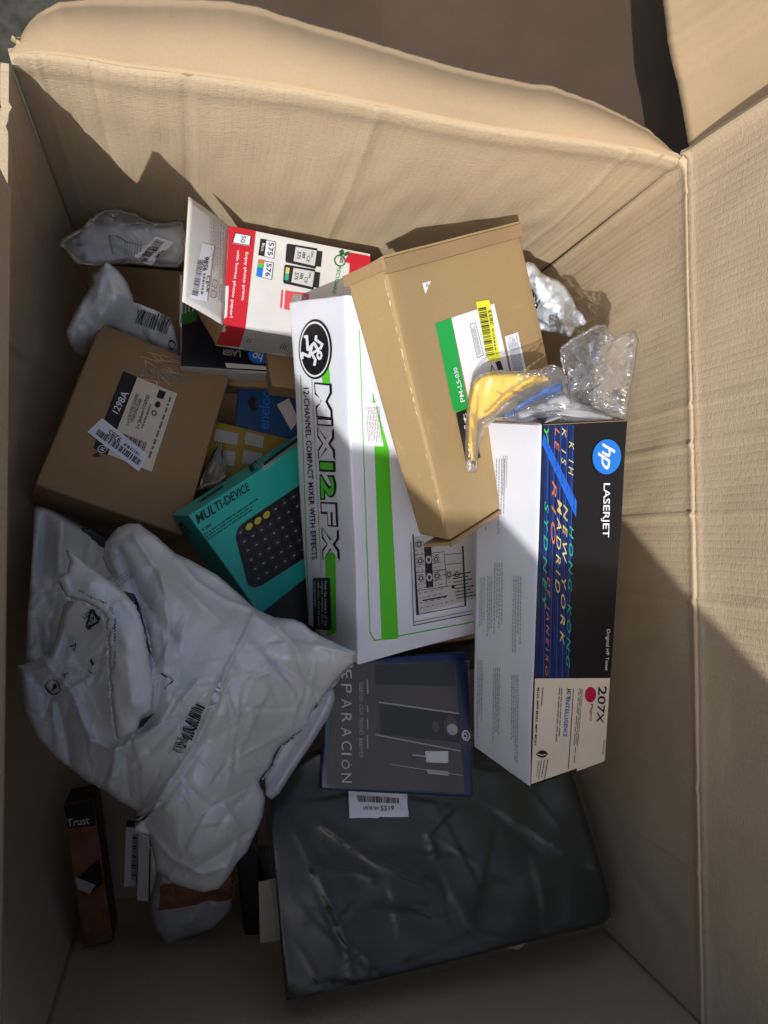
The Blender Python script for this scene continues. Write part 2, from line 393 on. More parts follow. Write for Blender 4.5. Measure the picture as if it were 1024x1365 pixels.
# ------------------------------------------------------------------ cartons
class Hexa:
    """a carton from eight corner points c[(i,j,k)], rounded folds, faint dents"""
    def __init__(s, c, r=.0022, amp=.0012, freq=9, seed=0, n=16):
        s.c = {k: Vector(v) for k, v in c.items()}; s.r = r; s.amp = amp; s.freq = freq; s.seed = seed; s.n = n
        s.dim = [(s.c[(1, 0, 0)]-s.c[(0, 0, 0)]).length, (s.c[(0, 1, 0)]-s.c[(0, 0, 0)]).length, (s.c[(0, 0, 1)]-s.c[(0, 0, 0)]).length]
    def tri(s, u, v, w):
        p = Vector((0, 0, 0))
        for (i, j, k), c in s.c.items():
            p += c*((u if i else 1-u)*(v if j else 1-v)*(w if k else 1-w))
        return p
    def disp(s, p):
        f = s.freq; a = s.amp; q = s.seed
        return p + Vector((n3(p, f, q), n3(p, f, q+31), n3(p, f, q+67)))*a*2
    def pt(s, u, v, w):
        m = [u*s.dim[0], v*s.dim[1], w*s.dim[2]]
        q = [min(max(m[i], s.r), s.dim[i]-s.r) for i in range(3)]
        d = Vector([m[i]-q[i] for i in range(3)])
        if d.length > 1e-9:
            d = d.normalized()*s.r; m = [q[i]+d[i] for i in range(3)]
        return s.disp(s.tri(*[m[i]/s.dim[i] for i in range(3)]))
    def axis(s, i):
        r = s.r/s.dim[i]; a = [0, r*.5, r]; b = [r+(1-2*r)*k/s.n for k in range(1, s.n)]
        return a+b+[1-r, 1-r*.5, 1]
    def build(s, name, mats, parent, fmats=(0, 0, 0, 0, 0, 0), skip=()):
        """faces order: u0 u1 v0 v1 w0 w1"""
        V = []; Fc = []; fm = []; idx = {}
        ax = [s.axis(i) for i in range(3)]
        def vid(u, v, w):
            k = (round(u, 6), round(v, 6), round(w, 6))
            if k not in idx: idx[k] = len(V); V.append(s.pt(u, v, w))
            return idx[k]
        for f in range(6):
            if f in skip: continue
            a = f//2; val = f % 2; b, c = [x for x in range(3) if x != a]
            for i in range(len(ax[b])-1):
                for j in range(len(ax[c])-1):
                    q = []
                    for (bi, cj) in ((i, j), (i+1, j), (i+1, j+1), (i, j+1)):
                        m = [0, 0, 0]; m[a] = val; m[b] = ax[b][bi]; m[c] = ax[c][cj]; q.append(vid(*m))
                    if (val == 0) != (a == 1): q.reverse()
                    if len(set(q)) == 4: Fc.append(q); fm.append(fmats[f])
        o = mesh(name, V, Fc, mats, parent, True, fm)
        bm = bmesh.new(); bm.from_mesh(o.data); bmesh.ops.recalc_face_normals(bm, faces=bm.faces); bm.to_mesh(o.data); bm.free()
        s.bvh = BVHTree.FromPolygons([tuple(v) for v in V], Fc)
        return o
def from_three(c, u0, u1, v1, thickness_vec):
    pass
def box_corners(o, U, V_, W):
    return {(i, j, k): o + U*i + V_*j + W*k for i in (0, 1) for j in (0, 1) for k in (0, 1)}
# ================================================================== SETTING
FLOOR_D = 1.02
def grid_xy(x0, x1, y0, y1, n, m, z):
    V = []; 
    for j in range(m+1):
        for i in range(n+1):
            x = x0+(x1-x0)*i/n; y = y0+(y1-y0)*j/m
            V.append((x, y, z + .004*n3((x, y, 0), 6)))
    Fc = [(j*(n+1)+i, j*(n+1)+i+1, (j+1)*(n+1)+i+1, (j+1)*(n+1)+i) for j in range(m) for i in range(n)]
    return V, Fc
V, Fc = grid_xy(-2.2, 3.2, -3, 3, 60, 60, -.012)
V += [(-60, -60, -.03), (60, -60, -.03), (60, 60, -.03), (-60, 60, -.03)]; Fc.append((len(V)-4, len(V)-3, len(V)-2, len(V)-1))
tag(mesh('ground', V, Fc, M['ground'], None, True), kind='structure')

# unseen wall added so its top edge shades the near half of the carton
M['render'] = plain('shade_wall_grey', sr('4A463F'), .9, .2, .5, 90, .12)
def boxmesh(name, c, sx, sy, sz, ang, mat, parent=None):
    ca, sa = math.cos(ang), math.sin(ang); V = []
    for k in (0, 1):
        for a, b in ((-1, -1), (1, -1), (1, 1), (-1, 1)):
            x, y = a*sx/2, b*sy/2; V.append((c[0]+x*ca-y*sa, c[1]+x*sa+y*ca, c[2]+k*sz))
    return mesh(name, V, [(3, 2, 1, 0), (4, 5, 6, 7), (0, 1, 5, 4), (1, 2, 6, 5), (2, 3, 7, 6), (3, 0, 4, 7)], mat, parent)
N_ = Vector((.2596, .7749, .5763)); K_ = .0645
hz = 1.75; wx = .3; wy = (K_-N_.x*wx-N_.z*hz)/N_.y
ang = math.atan2(-N_.x, N_.y)
nrm = Vector((-math.sin(ang), math.cos(ang), 0))
tag(boxmesh('wall', (wx-nrm.x*.1, wy-nrm.y*.1, -.02), 9, .2, hz+.02, ang, M['render']), kind='structure')

# ------------------------------------------------------------------ the large carton
big = thing('cardboard_box', 'very large open brown corrugated cardboard box holding all the parcels', 'box', (.3, -.42, 0))
XL, XR, YB, YN = 0.0, .612, 0.0, -.845
def ridges(q, lst):
    return sum(a*math.exp(-((q-c)/wd)**2) for c, a, wd in lst)
def smooth_px(pts, n):
    return resample([Vector((x, y, 0)) for x, y in pts], n)
# back wall
crease = [(12, 72), (50, 70), (100, 76), (165, 88), (250, 98), (320, 108), (400, 120), (512, 142), (597, 160), (662, 172), (732, 182), (792, 190), (862, 200), (906, 211)]
NC = 200; top = [P(p.x, p.y, .6) for p in smooth_px(crease, NC)]
top[0] = Vector((XL, top[0].y, top[0].z)); top[-1] = Vector((XR, 0, .42))
rows = []
for i in range(70):
    t = i/69; r = []
    for j, p in enumerate(top):
        s = j/(NC-1); b = Vector((XL+(XR-XL)*s, YB, 0)); e = min(s, 1-s)
        q = p.lerp(b, t); q.z = p.z*(1-t)
        env = min(1, 12*e)*min(1, 6*t+.1)
        q.y = p.y*(1-min(1, 2.2*t))**2 + env*(.010*n3((q.x, 0, q.z), 5, 3) + .0018*n3((q.x*3, 0, q.z), 16, 8))
        q.y += ridges(q.x, [(.018, -.0022, .0015), (.06, .0012, .004), (.135, .002, .006), (.30, -.0015, .005), (.555, -.0025, .003), (.585, -.002, .002), (.59, .0022, .0016)])*min(1, 20*e)
        q.y += -.0025*math.exp(-((t-.03)/.02)**2)
        r.append(q)
    rows.append(r)
_, bvh_back = sheet('back_wall', rows, M['box_x'], big, .006, flip=True, edgemat=M['box_x'], label='sunlit inner wall behind the parcels')
# right wall
rc = [(912, 214), (917, 227), (920, 385), (925, 540), (930, 782), (934, 1084), (940, 1362), (943, 1500)]
NR = 220; topr = [P(p.x, p.y, .6) for p in smooth_px(rc, NR)]
topr[0] = Vector((XR, 0, .42)); topr[-1] = Vector((topr[-1].x, YN, .42))
RID = [(-.03, -.0015, .002), (-.245, .0022, .0022), (-.285, .0026, .002), (-.355, .0028, .002), (-.44, .0016, .003), (-.62, .0014, .004), (-.70, .0016, .003)]
rows = []
for i in range(70):
    t = i/69; r = []
    for j, p in enumerate(topr):
        s = j/(NR-1); e = min(s, 1-s)
        q = Vector((p.x*(1-t)+(XR+.004)*t, YB+(YN-YB)*s, .42*(1-t)))
        env = min(1, 12*e)*min(1, 6*t+.1)
        q.x += env*(.008*n3((0, q.y, q.z), 5, 21) + .0015*n3((0, q.y*3, q.z), 16, 28)) - ridges(q.y, RID)*min(1, 20*e)
        q.x -= .003*math.exp(-((t-.0)/.012)**2)
        r.append(q)
    rows.append(r)
sheet('right_wall', rows, M['box_y'], big, .006, flip=True, edgemat=M['box_y'])
# left wall, pushed outwards by the load
LRID = [(-.035, .0030, .0022), (-.05, -.002, .003), (-.165, .0035, .0022), (-.175, -.002, .004), (-.26, .0015, .006), (-.4, .002, .004)]
rows = []
for i in range(70):
    t = i/69; r = []
    for j in range(NR):
        s = j/(NR-1); y = YB+(YN-YB)*s; z = .42*(1-t); e = min(s, 1-s)
        x = XL - .058*min(1, 4*e)**.8*math.sin(math.pi*min(1, t*1.05))**.9 if t < .95 else XL
        env = min(1, 12*e)*min(1, 6*t)
        x += env*(.007*n3((0, y, z), 5, 41) + .0015*n3((0, y*3, z), 16, 48)) + ridges(y, LRID)*min(1, 20*e)
        r.append(Vector((x, y, z)))
    rows.append(r)
sheet('left_wall', rows, M['box_y'], big, .006, edgemat=M['box_y'])
# near wall
rows = []
for i in range(50):
    t = i/49; r = []
    for j in range(100):
        s = j/99; x = XL+(XR-XL)*s; z = .42*(1-t); e = min(s, 1-s)
        r.append(Vector((x, YN-.0*t+min(1, 12*e)*.008*n3((x, 0, z), 5, 61), z)))
    rows.append(r)
sheet('near_wall', rows, M['box_x'], big, .006)
V = [(XL-.05, YN, .004), (XR, YN, .004), (XR, YB, .004), (XL-.05, YB, .004), (XL-.05, YN, -.003), (XR, YN, -.003), (XR, YB, -.003), (XL-.05, YB, -.003)]
mesh('bottom_panel', V, [(0, 1, 2, 3), (7, 6, 5, 4), (0, 4, 5, 1), (1, 5, 6, 2), (2, 6, 7, 3), (3, 7, 4, 0)], M['box'], big)

mesh('bottom_flap', [(XL-.04, YN+.002, .009), (XR-.002, YN+.002, .009), (XR-.002, -.46, .013), (XL-.04, -.45, .013), (XL-.04, -.45, .0055), (XR-.002, -.46, .0055)], [(0, 1, 2, 3), (3, 2, 5, 4)], M['box_x'], big)
# back flap, bent outwards over the crease
outer = [(22, 62), (27, 50), (36, 34), (52, 16), (78, 1), (130, -3), (220, -4), (300, 0), (345, 8), (380, 21), (430, 36), (470, 47), (512, 60), (560, 74), (610, 88), (655, 99), (700, 110), (743, 117), (752, 122), (790, 134), (830, 152), (862, 170), (885, 190), (900, 204), (906, 210)]
oo = smooth_px(outer, NC)
cc = smooth_px([(16, 66)]+crease[1:], NC)
rows = []
for i in range(26):
    t = i/25; r = []
    for j in range(NC):
        o_ = oo[j]; c_ = top[j]
        wdt = min(1, math.hypot(o_.x-cc[j].x, o_.y-cc[j].y)/60)
        jag = 1.3*n3((o_.x*.09, 0, 0), 1, 5) + 1.0*n3((o_.x*.4, 0, 0), 1, 9)
        e_ = P(o_.x, o_.y+jag, .6+.055*wdt)
        q = c_.lerp(e_, t); q.z += .012*wdt*math.sin(math.pi*min(t*1.15, 1))**1 + .0035*n3((q.x, q.y, 0), 9, 71)*min(1, t*6)*wdt
        r.append(q)
    rows.append(r)
sheet('flap', rows, M['flap'], big, .006, edgemat=M['flap'], label='back flap with a rounded torn outline')
# right flap, standing up
rows = []
for i in range(60):
    t = i/59; r = []
    for j, p in enumerate(topr):
        s = j/(NR-1)
        q = p + Vector((.0006+.028*t, .004-.006*t*(1 if s < .02 else 0), .27*t))
        q.x += (.006*n3((0, q.y, q.z), 5, 81) + .0012*n3((0, q.y*3, q.z), 14, 88))*min(1, t*8) - ridges(q.y, RID)*min(1, 30*s)*.8
        q.x += -.0026*math.exp(-(t/.012)**2)
        q.y += .003 if s < .01 else 0
        r.append(q)
    rows.append(r)
sheet('flap', rows, M['box_y'], big, .006, edgemat=M['box_y'], label='right flap standing upright')
# back right flap, opened beyond the corner
ed = [(921, 216), (919, 200), (914, 170), (909, 142), (903, 110), (896, 84), (890, 55), (887, 25), (883, -5), (878, -60)]
pe = smooth_px(ed, 60); rows = []
for i in range(40):
    t = i/39; r = []
    for j, p in enumerate(pe):
        s = j/59
        b = P(p.x+.9*n3((p.y*.2, 0, 0), 1, 3), p.y, .602+.05*s)
        q = b + Vector((.07*t+.012*math.sin(3*t), .012*t, .27*t)); q.x += .006*n3((0, q.y, q.z), 6, 93)*min(1, t*8)
        r.append(q)
    rows.append(r)
sheet('flap', rows, M['flap'], big, .006, flip=True, label='back right flap opened beyond the corner')
# left flap, unseen, set upright; its heights and cut end shape the light
rows = []
for i in range(30):
    t = i/29; r = []
    for j in range(80):
        s = j/79; y0 = -.105-.015*t; y = y0+(YN-y0)*s
        hh = .10+.24*min(1, max(0, (-y-.30)/.16))-.02*n3((0, y*8, 0), 1, 4)
        q = Vector((-.004+.012*t, y, .421+hh*t)); q.x += .005*n3((0, y, q.z), 5, 95)*min(1, t*6)
        r.append(q)
    rows.append(r)
sheet('flap', rows, M['box_y'], big, .006, edgemat=M['box_y'], label='left flap out of view, set upright and shaped to block light')
# near flap, unseen, raised upright and tall to darken the near end
rows = []
for i in range(30):
    t = i/29; r = []
    for j in range(80):
        s = j/79; x = XL+.01+(XR-XL-.02)*s
        q = Vector((x, YN-.006-.03*t, .421+.40*t)); q.y += .005*n3((x, 0, q.z), 5, 97)*min(1, t*6)
        r.append(q)
    rows.append(r)
sheet('flap', rows, M['box_x'], big, .006, label='near flap out of view, raised tall to block light')

# loose cardboard behind the carton, its colour darkened to stand in for shade
lc = thing('cardboard_sheet', 'loose cardboard sheet behind the big box, darkened brown for shade, right side raised', 'cardboard', (.5, .3, 0))
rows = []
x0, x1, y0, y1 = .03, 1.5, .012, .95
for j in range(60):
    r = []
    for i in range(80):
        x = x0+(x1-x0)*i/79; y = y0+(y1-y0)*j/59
        z = .012+.012*n3((x*1.5+y*.6, y*.6, 0), 4, 13)+.006+.01*math.sin((x*.9+y*.35)*22)*.3 + .36*min(1, max(0, (x-.42)/.4))**1.5  # right part lifted out of the carton's shadow to catch the sun
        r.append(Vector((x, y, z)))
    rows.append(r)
M['shadeboard'] = cardboard('shade_darkened_cardboard', sr('42362A'), 0, rib=.06, pitch=.012, wrinkle=.2, mott=.25)
sheet('panel', rows, M['shadeboard'], lc, .005)

# ================================================================== CARTONS
def Q(*a): return [tuple(p) for p in a]
# ---- toner carton
s_ = .88
C8 = {(0,1,1):P(635,562,.647),(1,1,1):P(722,566,.560),(1,1,0):P(838,560,.583),(0,0,1):P(632,995,.724),(1,0,1):P(707,1050,.637),(1,0,0):P(807,1014,.661)}
C8[(0,1,0)] = C8[(0,1,1)]+C8[(1,1,0)]-C8[(1,1,1)]; C8[(0,0,0)] = C8[(0,0,1)]+C8[(1,0,0)]-C8[(1,0,1)]
hp = thing('toner_box', 'long white and black printer toner carton with blue round logo and open upper end', 'carton', C8[(0,0,0)])
H_ = Hexa(C8, .0012, .0006, 9, 5, 18)
H_.build('body', [M['white'], M['hpblack'], M['kraft']], hp, (0, 1, 0, 0, 0, 0), skip=(3,))
hb = H_.bvh
U = (C8[(1,1,1)]-C8[(0,1,1)]); Wd = (C8[(0,1,0)]-C8[(0,1,1)]); Ld = (C8[(0,1,1)]-C8[(0,0,1)]).normalized()
# open end: inner walls and end flaps
def board(name, a, b, c, d, mat, parent, th=.0008, back=None, n=10, bend=.004, seed=0, label=None):
    rows = []
    for i in range(n+1):
        t = i/n; r = []
        for j in range(n+1):
            s = j/n; q = a.lerp(b, s).lerp(d.lerp(c, s), t); nn = (b-a).cross(d-a).normalized()
            q = q + nn*(bend*math.sin(math.pi*s)*t + bend*.8*n3(q, 14, seed)*t); r.append(q)
        rows.append(r)
    return sheet(name, rows, mat, parent, th, edgemat=back or M['cut'], label=label)
ins = -Ld*.03
for nm, a, b in (('inner_wall', (0,1,1), (1,1,1)), ('inner_wall', (1,1,1), (1,1,0)), ('inner_wall', (1,1,0), (0,1,0)), ('inner_wall', (0,1,0), (0,1,1))):
    ctr = (C8[(0,1,1)]+C8[(1,1,0)])/2; A = C8[a]; B = C8[b]
    A = A+(ctr-A)*.09; B = B+(ctr-B)*.09
    board(nm, A, B, B+ins*4, A+ins*4, M['kraft'], hp, .0008, bend=.0004)
nW = (C8[(0,1,1)]-C8[(0,1,0)]).normalized(); nU = (C8[(1,1,1)]-C8[(0,1,1)]).normalized()
a, b = C8[(0,1,1)], C8[(1,1,1)]
board('end_flap', a+(b-a)*.03, a+(b-a)*.97, a+(b-a)*.93+Ld*.006-nW*.030, a+(b-a)*.07+Ld*.004-nW*.030, M['whitem'], hp, .0008, seed=4)
a, b = C8[(1,1,1)], C8[(1,1,0)]
board('end_flap', a+(b-a)*.02, a+(b-a)*.98, a+(b-a)*.95+Ld*.004-nU*.022, a+(b-a)*.1+Ld*.007-nU*.026, M['hpblack'], hp, .0008, seed=9)
# print on the black panel
M['streak'] = plain('blue_streak_print', sr('1B3E86'), .35, .4, 0, 200, .5, vscale=40)
M['navy2'] = plain('deep_navy_print', sr('0B1430'), .35, .4, 0, 200, .3)
def Bil(q, s, t):
    return tuple(np.array(q[0])*(1-s)*(1-t)+np.array(q[1])*s*(1-t)+np.array(q[2])*s*t+np.array(q[3])*(1-s)*t)
patch('navy_band', hb, Q((724,567),(770,566),(768,905),(712,903)), M['navy'], hp, .0003, 6, 24)
patch('blue_stripe', hb, Q((722,592),(724,578),(768,668),(767,690)), M['blue'], hp, .00045, 4, 4)
for k in range(16):
    x = 724.5+k*2.75; y0 = 567+120*abs(n3((k*1.7, 0, 0), 1, 2)); y1 = 903-160*abs(n3((k*2.3, 0, 0), 1, 7))
    patch('streak', hb, Q((x,y0),(x+.7,y0),(x-5.6,y1),(x-6.3,y1)), M['streak' if k % 3 else 'navy2'], hp, .00045, 1, 24)
patch('black_fade', hb, Q((764,567),(771,567),(769,905),(758,904)), M['hpblack'], hp, .0004, 2, 24)
for k, x in enumerate((730, 738.5, 747, 755, 763)):
    patch('line', hb, Q((x,567),(x+.6,567),(x-6.2,903),(x-6.9,903)), M['blue'], hp, .0005, 1, 24)
for s, c, x0, x1, y0, y1, sk in (('SYDNEY','cyan',725,730.5,668,812,-4),('RIO','orange',735,741,640,725,-2),('DE JANEIRO','orange',727,732.5,768,900,-3),
        ('MADRID','goldp',742,748,665,790,-3),('NEW YORK','goldp',750,756,672,860,-5),('HONG KONG','cyan',758,763.5,700,890,-5),
        ('BERLIN','lime',724,730,570,592,0),('PARIS','orange',739,745,570,602,-1),('ROME','goldp',748,754,570,620,-1),('OSLO','goldp',757.5,764,588,634,-1)):
    if s in ('BERLIN','PARIS','ROME','OSLO'): s = {'BERLIN':'Y','PARIS':'LE','ROME':'K 1S','OSLO':'K 1H'}[s]
    text('city_lettering', hb, tdown(x0, x1, y0, y1, sk), s, M[c], hp, .0007, .004, .35, 1.5)
decal('logo_disc', hb, Q((789,586),(828,585),(826,632),(789,632)), [circ(.5,.5,.5,.5,48)], M['hpblue'], hp, .0005)
text('logo_letters', hb, [(819,592),(817,628),(795,622),(797,590)], 'hp', M['white'], hp, .0008, .012, .3, .9)
text('lettering', hb, tdown(801,812.5,644,716,-1.5), 'LASERJET', M['white'], hp, .0006, .01)
text('lettering', hb, tdown(806.5,812.5,838,894,-2.5), 'Original HP Toner', M['white'], hp, .0006)
wl = patch('label_panel', hb, Q((712.5,904),(814.5,903.5),(806.8,1013.5),(707.5,1049)), M['cream'], hp, .0004, 10, 12)
text('lettering', hb, [(808,914),(803,964),(794,962),(796.5,914)], '207X', M['black'], hp, .0008, .012)
decal('colour_dot', hb, Q((779,915),(794,915),(793,936),(778,935)), [circ(.5,.5,.5,.5,30)], M['magenta'], hp, .0008)
text('small_print', hb, [(790,938),(788,960),(784,960),(785,938)], 'Magenta', M['ink'], hp, .0008)
lines('small_print', hb, [(776,918),(768,1016),(760,1016),(770,916)], 3, M['inkg'], hp, .0008, .4, .1, 5)
decal('rule', hb, Q((763,917),(763.8,917),(757,1024),(756,1024)), [[(0,0),(1,0),(1,1),(0,1)]], M['ink'], hp, .0008)
text('lettering', hb, [(760,917),(759,932),(753,932),(754.5,916)], 'JET', M['ink'], hp, .0008, .01)
text('lettering', hb, [(759,930),(754.5,981),(749.5,981),(753,930)], 'INTELLIGENCE', M['hpblue'], hp, .0008, .016)
lines('small_print', hb, [(749,917),(745,994),(738,992),(743,916)], 2, M['inkg'], hp, .0008, .4, .1, 6)
text('lettering', hb, [(718,916),(714,993),(710.5,992),(714.5,916)], 'M255, MFP M282, MFP M283', M['ink'], hp, .0008, .008)
lines('small_print', hb, [(724,916),(722,940),(719,940),(721,916)], 1, M['inkg'], hp, .0008, .5, .2, 7, 0)
lines('small_print', hb, [(731,1011),(726,1040),(712,1036),(715,1014)], 4, M['inkg'], hp, .0008, .3, .12, 8)
lines('small_print', hb, [(806,985),(803.5,1005),(801,1005),(803,985)], 1, M['inkl'], hp, .0008, .6, .3, 8, 0)
leaf = [(0,.5),(.2,.2),(.5,.02),(.78,.12),(1,.45),(.8,.8),(.55,.95),(.25,.82)]
decal('leaf_mark', hb, Q((713,999),(730,999),(729,1010),(713,1010)), [leaf], M['black'], hp, .0008)
decal('leaf_mark', hb, Q((713,999),(730,999),(729,1010),(713,1010)), stroke([(.15,.45),(.5,.6),(.8,.5)], .1), M['cream'], hp, .001)
# fine print on the white panel
for i, (x0, x1, y0, y1) in enumerate(((661,675,612,720),(641,651,600,712),(650,658,768,870),(640,648,770,850),(659,672,750,858),(684,697,768,872),(637,645,880,985),(658,668,890,1005),(682,693,900,1020),(671,678,608,660))):
    lines('small_print', hb, tdown(x0, x1, y0, y1, -1.5), 4 if x1-x0 > 9 else 3, M['inkl'], hp, .0006, .34, .035, 20+i, .35, .012)

# ---- audio mixer carton
A = P(461,392,.63); Bp = P(386,402,.75); Cc = P(478,886,.716); Dd = P(401.5,850,.845)
Wv = Vector((.9549, .128, -.2676))*.205
mc = {(1,1,1):A,(0,1,1):Bp,(1,0,1):Cc,(0,0,1):Cc+(Bp-A)*.97+Vector((0,0,-.002)),(1,1,0):A+Wv,(0,1,0):Bp+Wv,(1,0,0):Cc+Wv}
mc[(0,0,0)] = mc[(0,0,1)]+Wv
mx = thing('mixer_box', 'large white carton of an audio mixer with black round logo and green stripes', 'carton', mc[(0,0,0)])
MX = Hexa(mc, .0022, .0011, 8, 17, 18); MX.build('body', [M['white']], mx); mb = MX.bvh
# front logo face
decal('logo_ring', mb, Q((398,427),(443,424),(444,504),(400,507)), [circ(.5,.5,.5,.5,48)], M['black'], mx, .0004)
decal('logo_ring', mb, Q((398,427),(443,424),(444,504),(400,507)), ring(.5,.5,.455,.462,.93,48), M['white'], mx, .0007)
lq = Q((443,430),(443,502),(398,504),(398,428))     # read downwards
man = []
man += [circ(.70,.50,.055,.085,20)]
for pl in ([(.60,.52),(.50,.55),(.38,.60)], [(.58,.42),(.48,.30),(.40,.36)], [(.60,.56),(.66,.72),(.76,.70)], [(.40,.55),(.46,.70),(.36,.82)], [(.42,.62),(.30,.58),(.24,.70)], [(.50,.46),(.42,.44),(.38,.60)]):
    pass
lz = lambda L: [((x/13.65), (y/13.65)) for x, y in L]
runp = []
for pl, w_ in (([(312,462),(352,452),(368,700),(484,575),(555,700)], 3.6), ([(522,450),(514,515),(632,600),(604,668),(440,770),(508,880),(490,975)], 3.4), ([(440,640),(398,822),(272,765),(264,852)], 3.8)):
    runp += stroke(lz(pl), w_)
runp += ring(582/13.65, 798/13.65, 54/13.65, 86/13.65, .34, 24)
decal('logo_figure', mb, Q((385,415),(460,415),(460,515),(385,515)), [[(x/75, y/100) for x, y in sh] for sh in runp], M['white'], mx, .0008)
patch('green_stripe', mb, Q((427,487),(439,482),(441,515),(432,516)), M['green'], mx, .0003, 3, 4)
patch('green_stripe', mb, Q((434,738),(448,736),(449,842),(437,849)), M['green'], mx, .0003, 3, 8)
patch('green_rule', mb, Q((401,500),(402,500),(412.5,820),(411.5,820)), M['green'], mx, .0003, 1, 20)
for t_, mt, of, bd in (('MIX', 'black', .0005, .06), ('12', 'black', .0005, .06), ('FX', 'black', .0005, .06)):
    pass
def logo_txt(s, q, mat):
    e = 2.2
    x = [p[0] for p in q]; y = [p[1] for p in q]
    text('logo_outline', mb, [(q[0][0]+e,q[0][1]-e),(q[1][0]+e,q[1][1]+e),(q[2][0]-e,q[2][1]+e),(q[3][0]-e,q[3][1]-e)], s, M['black'], mx, .0005, .085, 0, 1.0)
    text('logo_letters', mb, q, s, M[mat], mx, .0009, .035, 0, 1.0)
logo_txt('M', [(441,514),(442.5,556),(425,554),(422,512)], 'white')
logo_txt('I', [(443,560),(443.4,566),(426,565),(425.6,559)], 'white')
logo_txt('X', [(444,572),(446,612),(427.5,611),(426,571)], 'white')
logo_txt('12', [(446,617),(448,664),(430,664),(428.5,616)], 'green')
logo_txt('F', [(448.5,672),(450,700),(431.5,699),(430.5,671)], 'white')
logo_txt('X', [(450.5,706),(452,746),(433,745),(432,705)], 'white')
text('lettering', mb, [(413,517),(424,745),(417,746),(405.5,517)], '12-CHANNEL COMPACT MIXER WITH EFFECTS', M['ink'], mx, .0006, .018, 0, 1.1)
decal('dotted_rule', mb, [(417,500),(430,765),(429,765),(416,500)], [[(i/90,0),(i/90+.005,0),(i/90+.005,1),(i/90,1)] for i in range(90)], M['ink'], mx, .0005)
decal('black_label', mb, Q((418,770),(441,770),(443,840),(419,838)), [[(.08,0),(.92,0),(1,.03),(1,.97),(.92,1),(.08,1),(0,.97),(0,.03)]], M['black'], mx, .0006)
for k, s in enumerate(('From the creators of the', 'original compact mixer,', 'with more than 25 years', 'of experience.')):
    x = 438.5-k*4.9; text('lettering', mb, [(x,774),(x+.6,774+(60 if k < 3 else 36)),(x-3.2,774+(60 if k < 3 else 36)),(x-3.6,774)], s, M['white'], mx, .0014, .012)
# big face
patch('green_stripe', mb, Q((496,522),(518,600),(531,851),(508.5,853)), M['green'], mx, .0003, 4, 24)
for q in (Q((478,440),(479,440),(493.5,845),(492.3,845)), Q((492.3,843),(493.5,842),(500,853),(498.5,854.5)), Q((498.5,853),(632,828),(632,829.3),(499,854.5))):
    patch('green_rule', mb, q, M['green'], mx, .00035, 1 if q[1][0]-q[0][0] < 5 else 12, 20 if q[1][0]-q[0][0] < 5 else 1)
patch('sticker', mb, Q((484,537),(500,537),(511,595),(487,594)), M['paper'], mx, .0004, 3, 6)
lines('small_print', mb, [(505,542),(509,590),(489,590),(487,542)], 9, M['inkg'], mx, .0006, .35, .12, 31, .2)
def frame_lines(q, w_=.012, wt=None):
    wt = wt or w_
    return [[(0,0),(1,0),(1,wt),(0,wt)], [(0,1-wt),(1,1-wt),(1,1),(0,1)], [(0,0),(w_,0),(w_,1),(0,1)], [(1-w_,0),(1,0),(1,1),(1-w_,1)]]
dq = Q((545,715),(640,700),(648,806),(552,830))
pq = Q((548,718),(638,704),(644,800),(557,819))
patch('panel_picture', mb, Q((549,716),(630,703),(634,797),(557,818)), M['lgrey'], mx, .00035, 8, 8)
kn = []; dk = []
zq = Q((540,700),(660,700),(660,860),(540,860))
z = lambda L: [(x/1024, y/1365) for x, y in L]
for x0, y0 in ((165,405),(175,600),(345,385),(358,575),(150,215),(490,560),(582,560)):
    kn += [[(px_/1024, py_/1365) for px_, py_ in q] for q in ring(x0, y0, 38, 45, .86, 20)+ring(x0, y0, 24, 28, .6, 16)]
for sh_ in ([(208,215),(290,205),(316,700),(236,715)], [(78,100),(92,100),(152,1020),(122,1020)], [(640,240),(660,235),(690,905),(670,912)]): dk.append(z(sh_))
for a_, b_, w_ in (((100,340),(440,300),6),((110,540),(460,500),6),((130,742),(500,690),6),((440,310),(468,690),6),((450,330),(640,318),6),((460,445),(640,430),6),((130,1015),(690,912),7),((100,1100),(760,968),5),((92,1138),(760,1005),8),((60,190),(92,1138),8),((195,855),(470,803),14)):
    dk += [[(px_/1024, py_/1365) for px_, py_ in q] for q in stroke([a_, b_], w_)]
decal('knob_print', mb, zq, kn, M['ink'], mx, .0007)
decal('panel_print', mb, zq, dk, M['ink'], mx, .0006)
decal('knob_print', mb, zq, [[(px_/1024, py_/1365) for px_, py_ in q] for x0, y0 in ((258,390),(268,590)) for q in ring(x0, y0, 34, 46, .5, 20)], M['lgrey'], mx, .0009)
decal('panel_print', mb, zq, [z([(520,680),(555,675),(560,715),(525,720)])], M['ink'], mx, .0007)
lines('small_print', mb, [(552,722),(590,716),(604,805),(560,815)], 16, M['inkg'], mx, .0006, .18, .08, 33, .6, .08)
lines('small_print', mb, [(602,765),(630,760),(634,795),(608,800)], 8, M['ink'], mx, .0006, .3, .2, 34, .5)

